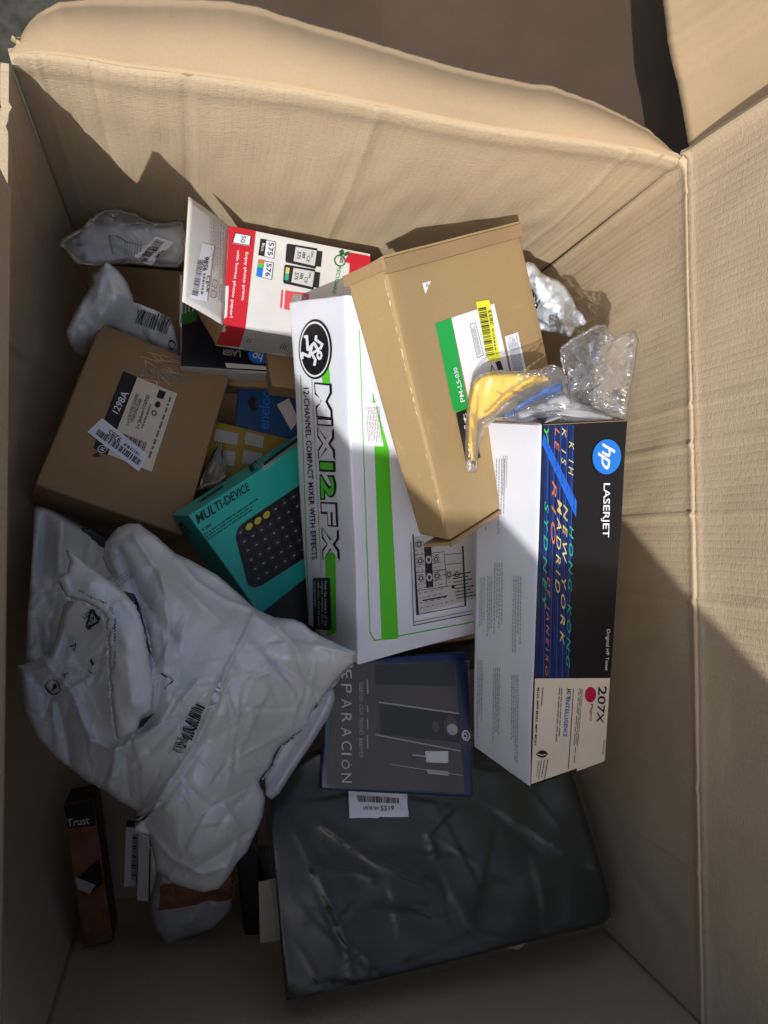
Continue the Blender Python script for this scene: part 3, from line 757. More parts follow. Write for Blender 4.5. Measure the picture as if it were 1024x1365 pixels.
# ---- long brown carton lying across the mixer
T1, T2, T4 = P(513,358,.585), P(695,309,.665), P(598,722,.60); T3 = T2+(T4-T1)+(T2-T1)*(-.03)
L1, L4 = P(463,380,.628), P(559,714,.640)
up = (T2-T1).cross(T4-T1).normalized(); up = up if up.z > 0 else -up
bc = {(0,1,1):T1,(1,1,1):T2,(0,0,1):T4,(1,0,1):T3,(0,1,0):L1,(0,0,0):L4,(1,1,0):T2-up*.045,(1,0,0):T3-up*.045}
br = thing('brown_carton', 'long flat brown carton lying askew across the mixer carton, green and yellow labels', 'carton', bc[(0,0,0)])
BR_ = Hexa(bc, .003, .0013, 7, 27, 18); BR_.build('body', [M['kraft']], br); bb = BR_.bvh
# tuck lid: two board layers along the far end
def bar(name, pts, wv, hv, mat, parent, label=None):
    """a board strip following pts, with cross vectors"""
    V = []; Fc = []
    for p in pts: V += [p, p+wv, p+wv+hv, p+hv]
    for i in range(len(pts)-1):
        for k in range(4): a = i*4+k; b = i*4+(k+1) % 4; Fc.append((a, b, b+4, a+4))
    Fc += [(0, 1, 2, 3), tuple(len(pts)*4-4+k for k in (3, 2, 1, 0))]
    o = mesh(name, V, Fc, mat, parent)
    bm = bmesh.new(); bm.from_mesh(o.data); bmesh.ops.recalc_face_normals(bm, faces=bm.faces)
    bm.to_mesh(o.data); bm.free(); return o
vv = (T4-T1).normalized(); uu = (T2-T1).normalized()
e = [T1.lerp(T2, i/10)+up*.0012 + up*.0006*math.sin(i*1.3) for i in range(11)]
bar('lid_edge', [p-vv*.008 for p in e], -up*.004, vv*.013, M['kraft2'], br)
bar('lid_edge', [p-vv*.0085+up*.0005 for p in e], -up*.05, -vv*.002, M['kraft'], br)
bar('lid_edge', [T1+up*.002-vv*.009, T1.lerp(L1, .5)+up*.001-vv*.009, L1-vv*.009], -up*.003-uu*.001, vv*.010, M['kraft2'], br)
e = [T4.lerp(T3, i/8) for i in range(9)]
bar('lid_edge', [p+vv*.0015 for p in e], up*.002, vv*.0035, M['kraft2'], br)
bar('lid_edge', [T4+up*.001+uu*.001+vv*.001, T4.lerp(T3, .45)+up*.001+vv*.001], -up*.036, vv*.003, M['kraft'], br)
# crease scuff along the fold
M['scuff'] = plain('rubbed_board', sr('C9B491'), .8, .2, .1, 300, .15, vscale=150)
sc = []
rnd = random.Random(4)
for i in range(46):
    t0 = rnd.random()*.98; sc.append([(t0, .5+rnd.uniform(-.3,.3)), (t0+.012+.02*rnd.random(), .45+rnd.uniform(-.2,.2)), (t0+.01, .75+rnd.uniform(-.1,.2))])
scf = decal('scuff', bb, [(514,368),(597,712),(594,713),(511,369)], sc, M['scuff'], br, .0004)
scf['kind'] = 'stuff'
patch('shipping_label', bb, Q((579.5,432),(601,424),(624,547),(604,549)), M['greend'], br, .0004, 4, 12)
patch('shipping_label', bb, Q((601,424),(658,405),(684,520),(627,548)), M['paper'], br, .0004, 8, 12)
patch('dark_label', bb, Q((607,551),(624,544),(640,610),(621,617)), M['cover2'], br, .0004, 4, 6)
text('label_lettering', bb, [(613,537),(603,491),(608,490),(619,535)], 'PM-LS-030', M['white'], br, .0008, .012)
text('label_lettering', bb, [(618,573),(615,552),(620,551),(624,572)], 'it', M['white'], br, .0008, .01)
patch('yellow_sticker', bb, Q((633,403),(651,400),(666,480),(650,483)), M['yellow'], br, .0008, 4, 10)
barcode('barcode', bb, [(646,475),(635.5,410),(646,408),(657,473)], M['ink'], br, .0011, 30, 5)
text('sticker_lettering', bb, [(652.5,434),(648.5,415),(653.5,414),(657,433)], '7833', M['ink'], br, .0011, .012)
lines('small_print', bb, [(657.5,468),(653.5,438),(656,438),(660,467)], 1, M['inkg'], br, .0011, .8, .1, 3, 0, .05)
decal('print_frame', bb, Q((625,433),(633,430),(644,474),(635,478)), frame_lines(0, .08, .02), M['inkg'], br, .0007)
lines('small_print', bb, [(636,474),(627,436),(632,434),(641,472)], 4, M['inkg'], br, .0007, .4, .2, 9, .2)
patch('paper_label', bb, Q((672,449),(689.5,443),(702,500),(682,502)), M['sticker'], br, .0005, 4, 8)
lines('small_print', bb, [(684,499),(675,451),(688,447),(698,498)], 9, M['inkg'], br, .0007, .35, .2, 10, .4)
patch('paper_scrap', bb, Q((562,378),(573.5,375),(573,376),(566,391)), M['paper'], br, .0005, 3, 3)
text('print_mark', bb, [(566,379),(570,378),(570,383),(567,384)], '8', M['inkg'], br, .0008)
decal('recycle_mark', bb, Q((659,483),(666,481),(670,493),(663,494)), [[(0,0),(1,0),(1,1),(0,1)]], M['ink'], br, .0007)
decal('recycle_mark', bb, Q((650,487),(658,485),(660,497),(653,498)), stroke([(.1,.9),(.5,.1),(.9,.9),(.1,.9)], .12), M['ink'], br, .0007)

# ---- stapler carton
k = 1.08/.82
sc8 = {(0,0,0):(37,668,.671),(0,0,1):(48,645,.617),(0,1,0):(121,462,.715),(0,1,1):(137,429,.660),(1,0,0):(222,727,.698),(1,0,1):(243,713,.643),(1,1,0):(280,534,.741),(1,1,1):(307,503,.687)}
sc8 = {q: P(a, b, c*k) for q, (a, b, c) in sc8.items()}
st = thing('stapler_carton', 'square brown carton by the left wall, white and black 1298A label on top', 'carton', sc8[(0,0,0)])
ST = Hexa(sc8, .0028, .0013, 8, 37, 18); ST.build('body', [M['kraft2']], st); sb = ST.bvh
patch('label', sb, Q((164,495),(236,525),(202,629),(124,598)), M['cream'], st, .0004, 8, 10)
patch('label', sb, Q((164,495),(183,503),(143,607),(124,598)), M['black'], st, .0006, 4, 10)
text('label_lettering', sb, [(149,548),(163,520),(172,525),(157,553)], '1298A', M['white'], st, .0009, .012)
text('label_lettering', sb, [(166.5,567),(180.5,524),(185,526),(171,569)], '1 x FOURTUNE CLASSIC', M['ink'], st, .0008, .008) if False else None
text('label_lettering', sb, [(167,566),(181,524),(185,526),(171,568)], '1 x FORTUNE CLASSIC', M['ink'], st, .0008, .008)
text('label_lettering', sb, [(173.5,562),(185,531),(189,532.5),(177.5,564)], 'STAPLING PLIER', M['ink'], st, .0008, .008)
text('label_lettering', sb, [(180,571),(195,526),(199.5,528),(184.5,573)], '2 x 26/6mm STAPLES', M['ink'], st, .0008, .008)
text('label_lettering', sb, [(133,600),(136,595),(141,597),(138,602)], 'R', M['white'], st, .0009, .01)
decal('ring_print', sb, Q((130,594),(143,594),(143,604),(130,604)), ring(.5,.5,.5,.5,.85,20), M['white'], st, .0009)
lines('small_print', sb, [(187,570),(200,535),(205,537),(192,573)], 1, M['inkg'], st, .0008, .4, .12, 42, .2)
barcode('barcode', sb, [(164,578),(196,591),(191,606),(162,590)], M['ink'], st, .0008, 22, 6)
lines('small_print', sb, [(196,610),(226,526),(231,528),(201,613)], 1, M['inkg'], st, .0008, .5, .08, 43, .1, .03)
for q in (Q((212,520),(221,523),(217,533),(208,530)), Q((208,534),(215,537),(212,545),(205,543))):
    decal('handling_mark', sb, q, [circ(.5,.5,.5,.5,14)] if q[0][0] < 210 else [[(0,0),(1,0),(1,1),(0,1)]], M['ink'], st, .0008)
decal('handling_mark', sb, Q((203,546),(210,549),(207,556),(201,553)), ring(.5,.5,.5,.5,.6,14), M['ink'], st, .0008)
SQ = [(191,625),(117,575),(130,562),(203,618)]
SQ = Q((136,559),(192,597),(187,627),(117,578))
patch('price_sticker', sb, Q((136,558),(197.5,607),(184.5,629),(116,576.4)), M['sticker'], st, .0011, 8, 6)
barcode('barcode', sb, [(183.9,621.6),(125.7,578.5),(130.5,571.6),(188.7,614.7)], M['ink'], st, .0014, 34, 8)
text('sticker_lettering', sb, [(158,592),(142,580),(147,573),(163,585)], '9285', M['ink'], st, .0014, .01)
lines('small_print', sb, [(183,609),(162,594),(165,590),(186,605)], 1, M['inkg'], st, .0014, .8, .1, 4, 0, .05)
mesh('hole', [drop(sb, *p, .0004) for p in ((122,607),(131,603),(134,609),(126,609))], [(0,1,2,3)], M['cover2'], st)
# crackled clear tape
tape = [(186,482),(196,486),(247,505),(240,512),(190,500)]
M['tape'] = film('packing_tape', (.95,.93,.88,1), .1, .03, .9, 220)
patch('packing_tape', sb, Q((190,487),(242,498),(248,512),(186,503)), M['tape'], st, .0006, 10, 6)
rnd = random.Random(11); sc = []
for i in range(16):
    x, y = rnd.random(), rnd.random(); a = rnd.uniform(-.3, .3)+(.0 if rnd.random() < .7 else 1.2); l = .1+.35*rnd.random()
    sc += stroke([(x,y),(x+l*math.cos(a),y+l*math.sin(a)*.8)], .022)
decal('tape_crease', sb, Q((186,468),(246,480),(250,512),(188,506)), sc, M['scuff'], st, .0009)

# ---- keyboard carton
k = 1.28
kc = {(0,0,0):(318,817,.667),(0,0,1):(346,820,.630),(0,1,0):(228,686,.644),(0,1,1):(252,687,.607)}
kc = {q: P(a, b, c*k) for q, (a, b, c) in kc.items()}
dirv = P(397,593,.648*k)-kc[(0,1,1)]; dirv = dirv.normalized()*.245
for q in list(kc): kc[(1,)+q[1:]] = kc[q]+dirv
kb = thing('keyboard_box', 'teal green carton picturing a dark keyboard, wedged beside the white mixer carton', 'carton', kc[(0,0,0)])
KB = Hexa(kc, .0012, .0006, 8, 47, 16); KB.build('body', [M['teal'], M['teald']], kb, (1, 0, 0, 0, 0, 0)); kbb = KB.bvh
text('lettering', kbb, [(260,686),(329,643),(333,653),(264,699)], 'MULTI-DEVICE', M['ink'], kb, .0006, .012)
text('lettering', kbb, [(268,705),(280,698),(282,701),(270,708)], 'K380', M['ink'], kb, .0006)
lines('small_print', kbb, [(271,712),(345,662),(351,672),(277,722)], 3, M['ink'], kb, .0006, .3, .06, 51, .3)
text('end_lettering', kbb, [(243,694),(258,713),(249,716),(238,700)][0:4], 'MULTI-', M['ink'], kb, .0006, .01)
text('end_lettering', kbb, [(238,706),(254,727),(248,728),(235,711)][0:4], 'DEVICE', M['ink'], kb, .0006, .01)
lines('small_print', kbb, [(266,668),(300,645),(302,648),(268,671)], 1, M['ink'], kb, .0006, .5, .2, 5, .2)
lines('small_print', kbb, [(330,620),(342,611),(344,614),(332,623)], 1, M['ink'], kb, .0006, .6, .3, 5, .2)
KQ = Q((311,706),(402,638),(420,728),(332,796))
kp = decal('keyboard_picture', kbb, Q((311,706),(474,596),(500,684),(333,790)), [[(.0,.12),(.03,.03),(.08,0),(1,0),(1,1),(.1,1),(.04,.97),(.0,.88)]], M['char'], kb, .0005)
patch('window_strip', kbb, Q((348,620),(400,583),(402,590),(352,628)), M['grey'], kb, .0005, 8, 2)
patch('window_strip', kbb, Q((352,618),(400,583),(401,586),(353,622)), M['cover2'], kb, .0008, 8, 2)
keys = []
for r in range(5):
    for c in range(9):
        if (r, c) in ((0,1),(0,2),(0,3)): continue
        pass
for r in range(6):
    for c in range(13):
        if r == 0 and c in (1, 2, 3): continue
        keys.append(circ(.045+.074*c+(.008*r), .10+.155*r, .029, .058, 12))
decal('key_print', kbb, Q((311,706),(474,596),(500,684),(333,790)), keys, M['key'], kb, .0008)
decal('key_print', kbb, Q((311,706),(474,596),(500,684),(333,790)), [circ(.045+.074*c, .10, .029, .05, 12) for c in (1,2,3)], M['keyy'], kb, .0008)
keyl = [[(.037+.074*c+.008*r,.09+.155*r),(.053+.074*c+.008*r,.09+.155*r),(.053+.074*c+.008*r,.11+.155*r),(.037+.074*c+.008*r,.11+.155*r)] for r in range(6) for c in range(13)]
decal('key_mark', kbb, Q((311,706),(474,596),(500,684),(333,790)), keyl, M['grey'], kb, .0011)

# ---- ink cartridge carton
cn8 = {(0,0,0):(288,461,.826),(0,0,1):(298,434,.777),(0,1,0):(296,333,.849),(0,1,1):(305,301,.800),(1,0,0):(476,490,.840),(1,0,1):(494,467,.791),(1,1,0):(477,370,.863),(1,1,1):(494,338,.814)}
cn8 = {q: P(*v) for q, v in cn8.items()}
cn = thing('ink_cartridge_box', 'red and white photo ink cartridge carton with its end flap open', 'carton', cn8[(0,0,0)])
CN = Hexa(cn8, .001, .0006, 8, 57, 16); CN.build('body', [M['whitem']], cn, skip=(0,)); cb = CN.bvh
patch('red_panel', cb, Q((305.5,301.5),(341,308),(327,438),(298.5,433)), M['red'], cn, .0003, 6, 12)
patch('red_panel', cb, Q((298.5,433),(327,438),(318,466),(288.5,461)), M['red'], cn, .0003, 6, 5)
patch('grey_panel', cb, Q((327,438),(396,450),(388,476),(318,466)), M['grey'], cn, .0003, 8, 4)
patch('red_panel', cb, Q((467,332.5),(494,338),(494,370),(465,370)), M['red'], cn, .0003, 4, 6)
text('lettering', cb, [(331,337),(326,400),(320.5,402),(326,337)], 'Enjoy photo prints', M['white'], cn, .0006, .008)
text('lettering', cb, [(320,334),(310,424),(304.5,424),(315,334)], 'with bonus photo paper!', M['white'], cn, .0006, .008)
patch('icon', cb, Q((313,311),(335,315),(333,329),(309,325)), M['white'], cn, .0006, 2, 2)
text('icon_lettering', cb, [(328,316),(326.5,325),(320,324),(322,315)], '50', M['ink'], cn, .0009, .008)
decal('icon_mark', cb, Q((313,311),(335,315),(333,329),(309,325)), frame_lines(0,.05,.07), M['ink'], cn, .0009)
for x, y, s, c2 in ((345,319,'575','ink'), (342,347,'576','cyan')):
    patch('number_panel', cb, Q((x+2,y),(x+22.5,y+4),(x+20,y+27),(x-1,y+22)), M['white'], cn, .0005, 3, 3)
    decal('number_frame', cb, Q((x+2,y),(x+22.5,y+4),(x+20,y+27),(x-1,y+22)), frame_lines(0,.04), M['inkg'], cn, .0008)
    patch('colour_bar', cb, Q((x+2,y),(x+10,y+1.5),(x+7,y+24),(x-1,y+22)), M['hpblue' if c2 == 'cyan' else 'ink'], cn, .0009, 2, 3)
    if c2 == 'cyan':
        patch('colour_bar', cb, Q((x+2,y),(x+10,y+1.5),(x+9.4,y+6),(x+1.4,y+4.5)), M['orange'], cn, .0012, 1, 1)
        patch('colour_bar', cb, Q((x+1.4,y+4.5),(x+9.4,y+6),(x+8.6,y+12),(x+.6,y+10)), M['lime'], cn, .0012, 1, 1)
    text('number_lettering', cb, [(x+20,y+5.5),(x+18,y+23),(x+11,y+22),(x+13,y+4.5)], s, M['ink'], cn, .0009, .015)
text('number_lettering', cb, [(353,326),(351,337),(347.5,336),(349.5,325)], 'Black', M['white'], cn, .0012)
for x, y, s in ((382,325,'575'), (379,353,'576')):
    o = decal('cartridge_picture', cb, Q((x,y),(x+48,y+8),(x+45,y+35.5),(x-2,y+25)), [[(.03,0),(.86,.0),(.87,.1),(1,.1),(1,.85),(.88,.86),(.87,1),(.03,1),(0,.9),(0,.1)]], M['char'], cn, .0005)
    patch('cartridge_label', cb, Q((x+12,y+5),(x+40,y+10),(x+37,y+30.5),(x+9,y+24)), M['lgrey'], cn, .0009, 3, 3)
    text('number_lettering', cb, [(x+19,y+12),(x+17.5,y+22),(x+13,y+21),(x+14,y+11)], s, M['ink'], cn, .0012, .01)
    barcode('barcode', cb, [(x+25,y+13),(x+24,y+21),(x+20,y+20),(x+21,y+12)], M['ink'], cn, .0012, 8, 3)
    text('number_lettering', cb, [(x+36,y+12),(x+35,y+20),(x+32,y+19),(x+33,y+11)], 'Canon', M['ink'], cn, .0012, .012)
    text('number_lettering', cb, [(x+31,y+18),(x+30,y+26),(x+26,y+25),(x+27,y+17)], 'CE', M['ink'], cn, .0012, .004)
patch('colour_bar', cb, Q((381,357),(386,358),(385,366),(380,365)), M['goldp'], cn, .0009, 1, 1)
patch('colour_bar', cb, Q((380,365),(385,366),(384,375),(379,374)), M['cyan'], cn, .0009, 1, 1)
patch('photo_print', cb, Q((375,387),(412,392),(409,420),(373,411)), M['redl'], cn, .0005, 3, 3)
patch('photo_print', cb, Q((378,386),(380,386),(378,412),(376,412)), M['white'], cn, .0009, 1, 3)
patch('photo_print', cb, Q((390,392),(409,395),(407,412),(387,408)), M['skin'], cn, .0009, 3, 3)
decal('leaf_mark', cb, Q((445,336),(464,340),(462,358),(444,355)), ring(.45,.55,.42,.42,.8,24), M['greenk'], cn, .0006)
decal('leaf_mark', cb, Q((452,332),(466,335),(465,345),(451,343)), [[(.1,.9),(.0,.3),(.3,0),(.55,.6)], [(.45,.9),(.6,.3),(1,.1),(.95,.6)]], M['greenk'], cn, .0009)
text('leaf_lettering', cb, [(458,343),(457,352),(452,351),(453,342)], '100%', M['greenk'], cn, .0008, .008)
text('green_lettering', cb, [(455,357),(447,392),(443,391),(450,356)], 'RECYCLABLE', M['greend'], cn, .0006, .012)
decal('grey_mark', cb, Q((330,449),(337,450),(335,457),(328,456)), stroke([(.1,.9),(.3,.1)], .12)+stroke([(.6,.9),(.8,.1)], .12), M['ink'], cn, .0006)
decal('grey_mark', cb, Q((374,456),(384,458),(382,466),(372,464)), stroke([(.1,.9),(.3,.1)], .1)+stroke([(.45,.9),(.6,.1)], .1)+stroke([(.75,.9),(.9,.1)], .1), M['ink'], cn, .0006)
# open end: flap plate, liner and cavity
fa = [P(252,262,.725), P(305,301,.799), P(298,434,.776), P(243,402,.735)]
rows = []
for i in range(15):
    t = i/14; r = []
    for j in range(11):
        s = j/10; q = fa[1].lerp(fa[0], s).lerp(fa[2].lerp(fa[3], s), t); q.z += .0015*math.sin(math.pi*s); r.append(q)
    rows.append(r)
def round_corner(rows, k=2):
    return rows
_, fb = sheet('end_flap', rows, M['whitem'], cn, .0007, edgemat=M['kraft'], flip=False)
barcode('barcode', fb, [(254,393),(262,345),(270,346),(262,395)][0:4], M['inkg'], cn, .0010, 30, 12)
patch('price_sticker', fb, Q((269,324),(284,328),(275,402),(253,398)), M['sticker'], cn, .0005, 4, 8)
text('sticker_lettering', fb, [(268.5,361),(271,342),(277,343),(274.5,362)], '9586', M['ink'], cn, .0009, .01)
lines('small_print', fb, [(265.5,392),(269,364),(272.5,365),(269,393)], 1, M['inkg'], cn, .0009, .7, .1, 6, 0, .05)
lines('small_print', fb, [(299,302),(296,375),(280,360),(278,288)], 6, M['inkl'], cn, .0005, .3, .05, 13, .35, .015)
text('lettering', fb, [(279,368),(277,380),(273,379),(275,367)], 'CE', M['ink'], cn, .0008, .004)
text('lettering', fb, [(278,381),(276.5,391),(273,390),(274.5,380)], 'UK', M['ink'], cn, .0008, .012)
for q in (Q((283,372),(290,375),(288,385),(281,382)), Q((281,386),(288,389),(286,398),(279,396))):
    decal('box_mark', fb, q, frame_lines(0,.1), M['inkg'], cn, .0008)
lines('small_print', fb, [(297,380),(295,404),(289,402),(291,378)], 3, M['inkl'], cn, .0008, .4, .2, 14)
iv = (cn8[(1,0,0)]-cn8[(0,0,0)]).normalized()*.02
mesh('inner_tray', [cn8[(0,0,0)]+iv*.15, cn8[(0,0,1)]+iv*.15, cn8[(0,1,1)]+iv*1.6, cn8[(0,1,0)]+iv*1.6], [(0,1,2,3)], M['kraft'], cn)
a0, a1, a2 = P(289,461,.826), P(262,405,.80), P(257,400,.76)
board('side_flap', P(298,434,.778), P(289,461,.827), P(262,412,.835), P(261,402,.79), M['kraft'], cn, .0008, seed=22)
rid = []
for i in range(4):
    s = .18+.2*i; a = P(298,434,.777).lerp(P(261,402,.79), s); b = P(289,461,.826).lerp(P(262,412,.835), s)
    rid.append((a, b))
for a, b in rid: bar('tray_rib', [a+Vector((0,0,.0015)), a.lerp(b,.5)+Vector((0,0,.003)), b+Vector((0,0,.0015))], Vector((.003,-.002,0)), Vector((0,0,.002)), M['kraft2'], cn)

# ---- black and green carton tucked under the ink carton
gk = {(0,1,1):P(240,364,.875),(0,0,1):P(240,488,.865),(1,0,1):P(361,496,.885),(1,1,1):P(400,380,.93)}
for q in list(gk): gk[(q[0],q[1],0)] = gk[q]+Vector((.0,-.002,-.05))
gb = thing('black_toner_box', 'black and green toner carton half hidden under the red and white carton', 'carton', gk[(0,0,0)])
GB = Hexa(gk, .001, .0004, 8, 61, 10); GB.build('body', [M['hpblack'], M['whitem']], gb, (1, 1, 1, 1, 1, 0)); gbb = GB.bvh
patch('green_panel', gbb, Q((243,405),(262,416),(262,428),(240,436)), M['greenk'], gb, .0004, 3, 3)
patch('white_edge', gbb, Q((238,365),(243,367),(242,470),(238,468)), M['whitem'], gb, .0004, 2, 10)
patch('white_edge', gbb, Q((300,484),(361,489),(361,497),(304,496)), M['whitem'], gb, .0004, 8, 2)
lines('print_rows', gbb, [(262,385),(261,414),(242,420),(242,400)][::-1], 4, M['lgrey'], gb, .0006, .3, .3, 8, .3)
decal('logo_disc', gbb, Q((330,463),(356,467),(356,487),(331,484)), [circ(.5,.5,.5,.5,30)], M['hpblue'], gb, .0006)
text('logo_letters', gbb, [(351,484),(336,481),(337,467),(351,469)], 'hp', M['white'], gb, .0009, .01, .3)
text('lettering', gbb, [(321,477),(295,473),(297,466),(320,468)], 'LASER', M['grey'], gb, .0007, .02)

# ---- little brown carton
lb = {(0,1,1):P(355,470,.865),(1,1,1):P(420,470,.87),(0,0,1):P(363,514,.855),(1,0,1):P(420,522,.85)}
for q in list(lb): lb[(q[0],q[1],0)] = lb[q]+Vector((0,-.004,-.04))
lt = thing('small_brown_carton', 'small brown carton corner between the stapler carton and the white mixer carton', 'carton', lb[(0,0,0)])
Hexa(lb, .002, .001, 8, 71, 10).build('body', [M['kraft2']], lt)
lb2 = {(0,1,1):P(285,468,.93),(1,1,1):P(372,474,.93),(0,0,1):P(290,512,.925),(1,0,1):P(372,518,.925)}
for q in list(lb2): lb2[(q[0],q[1],0)] = lb2[q]+Vector((0,0,-.05))
l2 = thing('flat_brown_carton', 'plain brown carton low under the black toner carton', 'carton', lb2[(0,0,0)])
Hexa(lb2, .002, .001, 8, 73, 8).build('body', [M['kraft2']], l2)
# ---- blue battery pack and yellow pack deep in the gap
bp8 = {(0,1,1):P(318,514,.94),(1,1,1):P(420,516,.94),(0,0,1):P(312,574,.93),(1,0,1):P(425,600,.93)}
for q in list(bp8): bp8[(q[0],q[1],0)] = bp8[q]+Vector((0,0,-.02))
bt = thing('battery_pack', 'dark blue hanging pack deep in the gap above the yellow pack', 'package', bp8[(0,0,0)])
BT = Hexa(bp8, .001, .001, 8, 75, 8); BT.build('body', [M['dblue']], bt)
text('lettering', BT.bvh, [(344,571),(347,520),(361,521),(358,573)], 'eneloo', M['hpblue'], bt, .0008, .0)
text('lettering', BT.bvh, [(368,575),(369,545),(375,545),(375,577)], 'NiMH', M['grey'], bt, .0008, .01) if False else None
patch('sticker', BT.bvh, Q((369,540),(385,531),(398,560),(388,574)), M['lgrey'], bt, .0008, 3, 3)
decal('hang_hole', BT.bvh, Q((329,530),(342,526),(343,548),(332,550)), [[(0,.2),(.5,0),(1,.2),(.8,.5),(1,.9),(.5,1),(.2,.8)]], M['black'], bt, .0008)
yp8 = {(0,1,1):P(282,560,.925),(1,1,1):P(400,588,.93),(0,0,1):P(268,650,.92),(1,0,1):P(400,670,.92)}
for q in list(yp8): yp8[(q[0],q[1],0)] = yp8[q]+Vector((0,0,-.03))
yt = thing('yellow_pack', 'dull yellow pack with pale blister squares below the blue pack', 'package', yp8[(0,0,0)])
YT = Hexa(yp8, .001, .001, 8, 77, 8); YT.build('body', [M['ochre']], yt)
for q in (Q((288,572),(318,578),(316,594),(285,588)), Q((328,576),(352,582),(350,598),(326,592)), Q((285,598),(314,603),(312,622),(283,616)), Q((325,600),(350,605),(348,620),(322,618))):
    patch('blister', YT.bvh, q, M['grey'], yt, .001, 4, 4)
# ================================================================== SOFT THINGS
def inside(px, py, poly):
    x, y = poly[:, 0], poly[:, 1]; x2, y2 = np.roll(x, -1), np.roll(y, -1)
    r = np.zeros(len(px), bool)
    for a, b, c, d in zip(x, y, x2, y2):
        if b == d: continue
        cnd = ((b > py) != (d > py)) & (px < (c-a)*(py-b)/(d-b)+a); r ^= cnd
    return r
def seg_dist(px, py, pts, closed=False):
    pts = list(pts); 
    if closed: pts = pts+[pts[0]]
    D = np.full(len(px), 1e9)
    for (a, b), (c, d) in zip(pts, pts[1:]):
        l2 = (c-a)**2+(d-b)**2+1e-9; t = np.clip(((px-a)*(c-a)+(py-b)*(d-b))/l2, 0, 1)
        D = np.minimum(D, np.hypot(px-a-t*(c-a), py-b-t*(d-b)))
    return D
def rbf(C, v, X):
    C = np.array(C, float); v = np.array(v, float); n = len(C)
    D = np.hypot(C[:, None, 0]-C[None, :, 0], C[:, None, 1]-C[None, :, 1])
    K = D; Pm = np.c_[np.ones(n), C/500.0]
    A = np.block([[K+np.eye(n)*.5, Pm], [Pm.T, np.zeros((3, 3))]])
    sol = np.linalg.solve(A, np.r_[v, 0, 0, 0]); out = np.zeros(len(X))
    for i in range(0, len(X), 4000):
        x = X[i:i+4000]; d = np.hypot(x[:, None, 0]-C[None, :, 0], x[:, None, 1]-C[None, :, 1])
        out[i:i+4000] = d@sol[:n] + np.c_[np.ones(len(x)), x/500.0]@sol[n:]
    return out
def facets(X, scale, seed, amp, aniso=1.0, ang=0.0):
    """crumple: creased height field, sharp folds with smooth cloth-like panels between"""
    ca, sa = math.cos(ang), math.sin(ang); out = np.zeros(len(X)); f = .55/scale
    for i, (x, y) in enumerate(X):
        u, v = (x*ca+y*sa)/aniso, -x*sa+y*ca
        wu = noise.noise(Vector((u*f*.7, v*f*.7, seed*1.37)))*scale*.9; wv = noise.noise(Vector((u*f*.7, v*f*.7, seed*1.37+20)))*scale*.9
        u += wu; v += wv
        a = noise.noise(Vector((u*f, v*f, seed*2.1+3))); b = noise.noise(Vector((u*f*1.15+7, v*f*1.15, seed*2.1+50)))
        c = noise.noise(Vector((u*f*2.1, v*f*2.1, seed*2.1+90)))
        out[i] = 1.5*abs(a)-1.3*abs(b)+.55*abs(c)
    return (out-out.mean())*amp
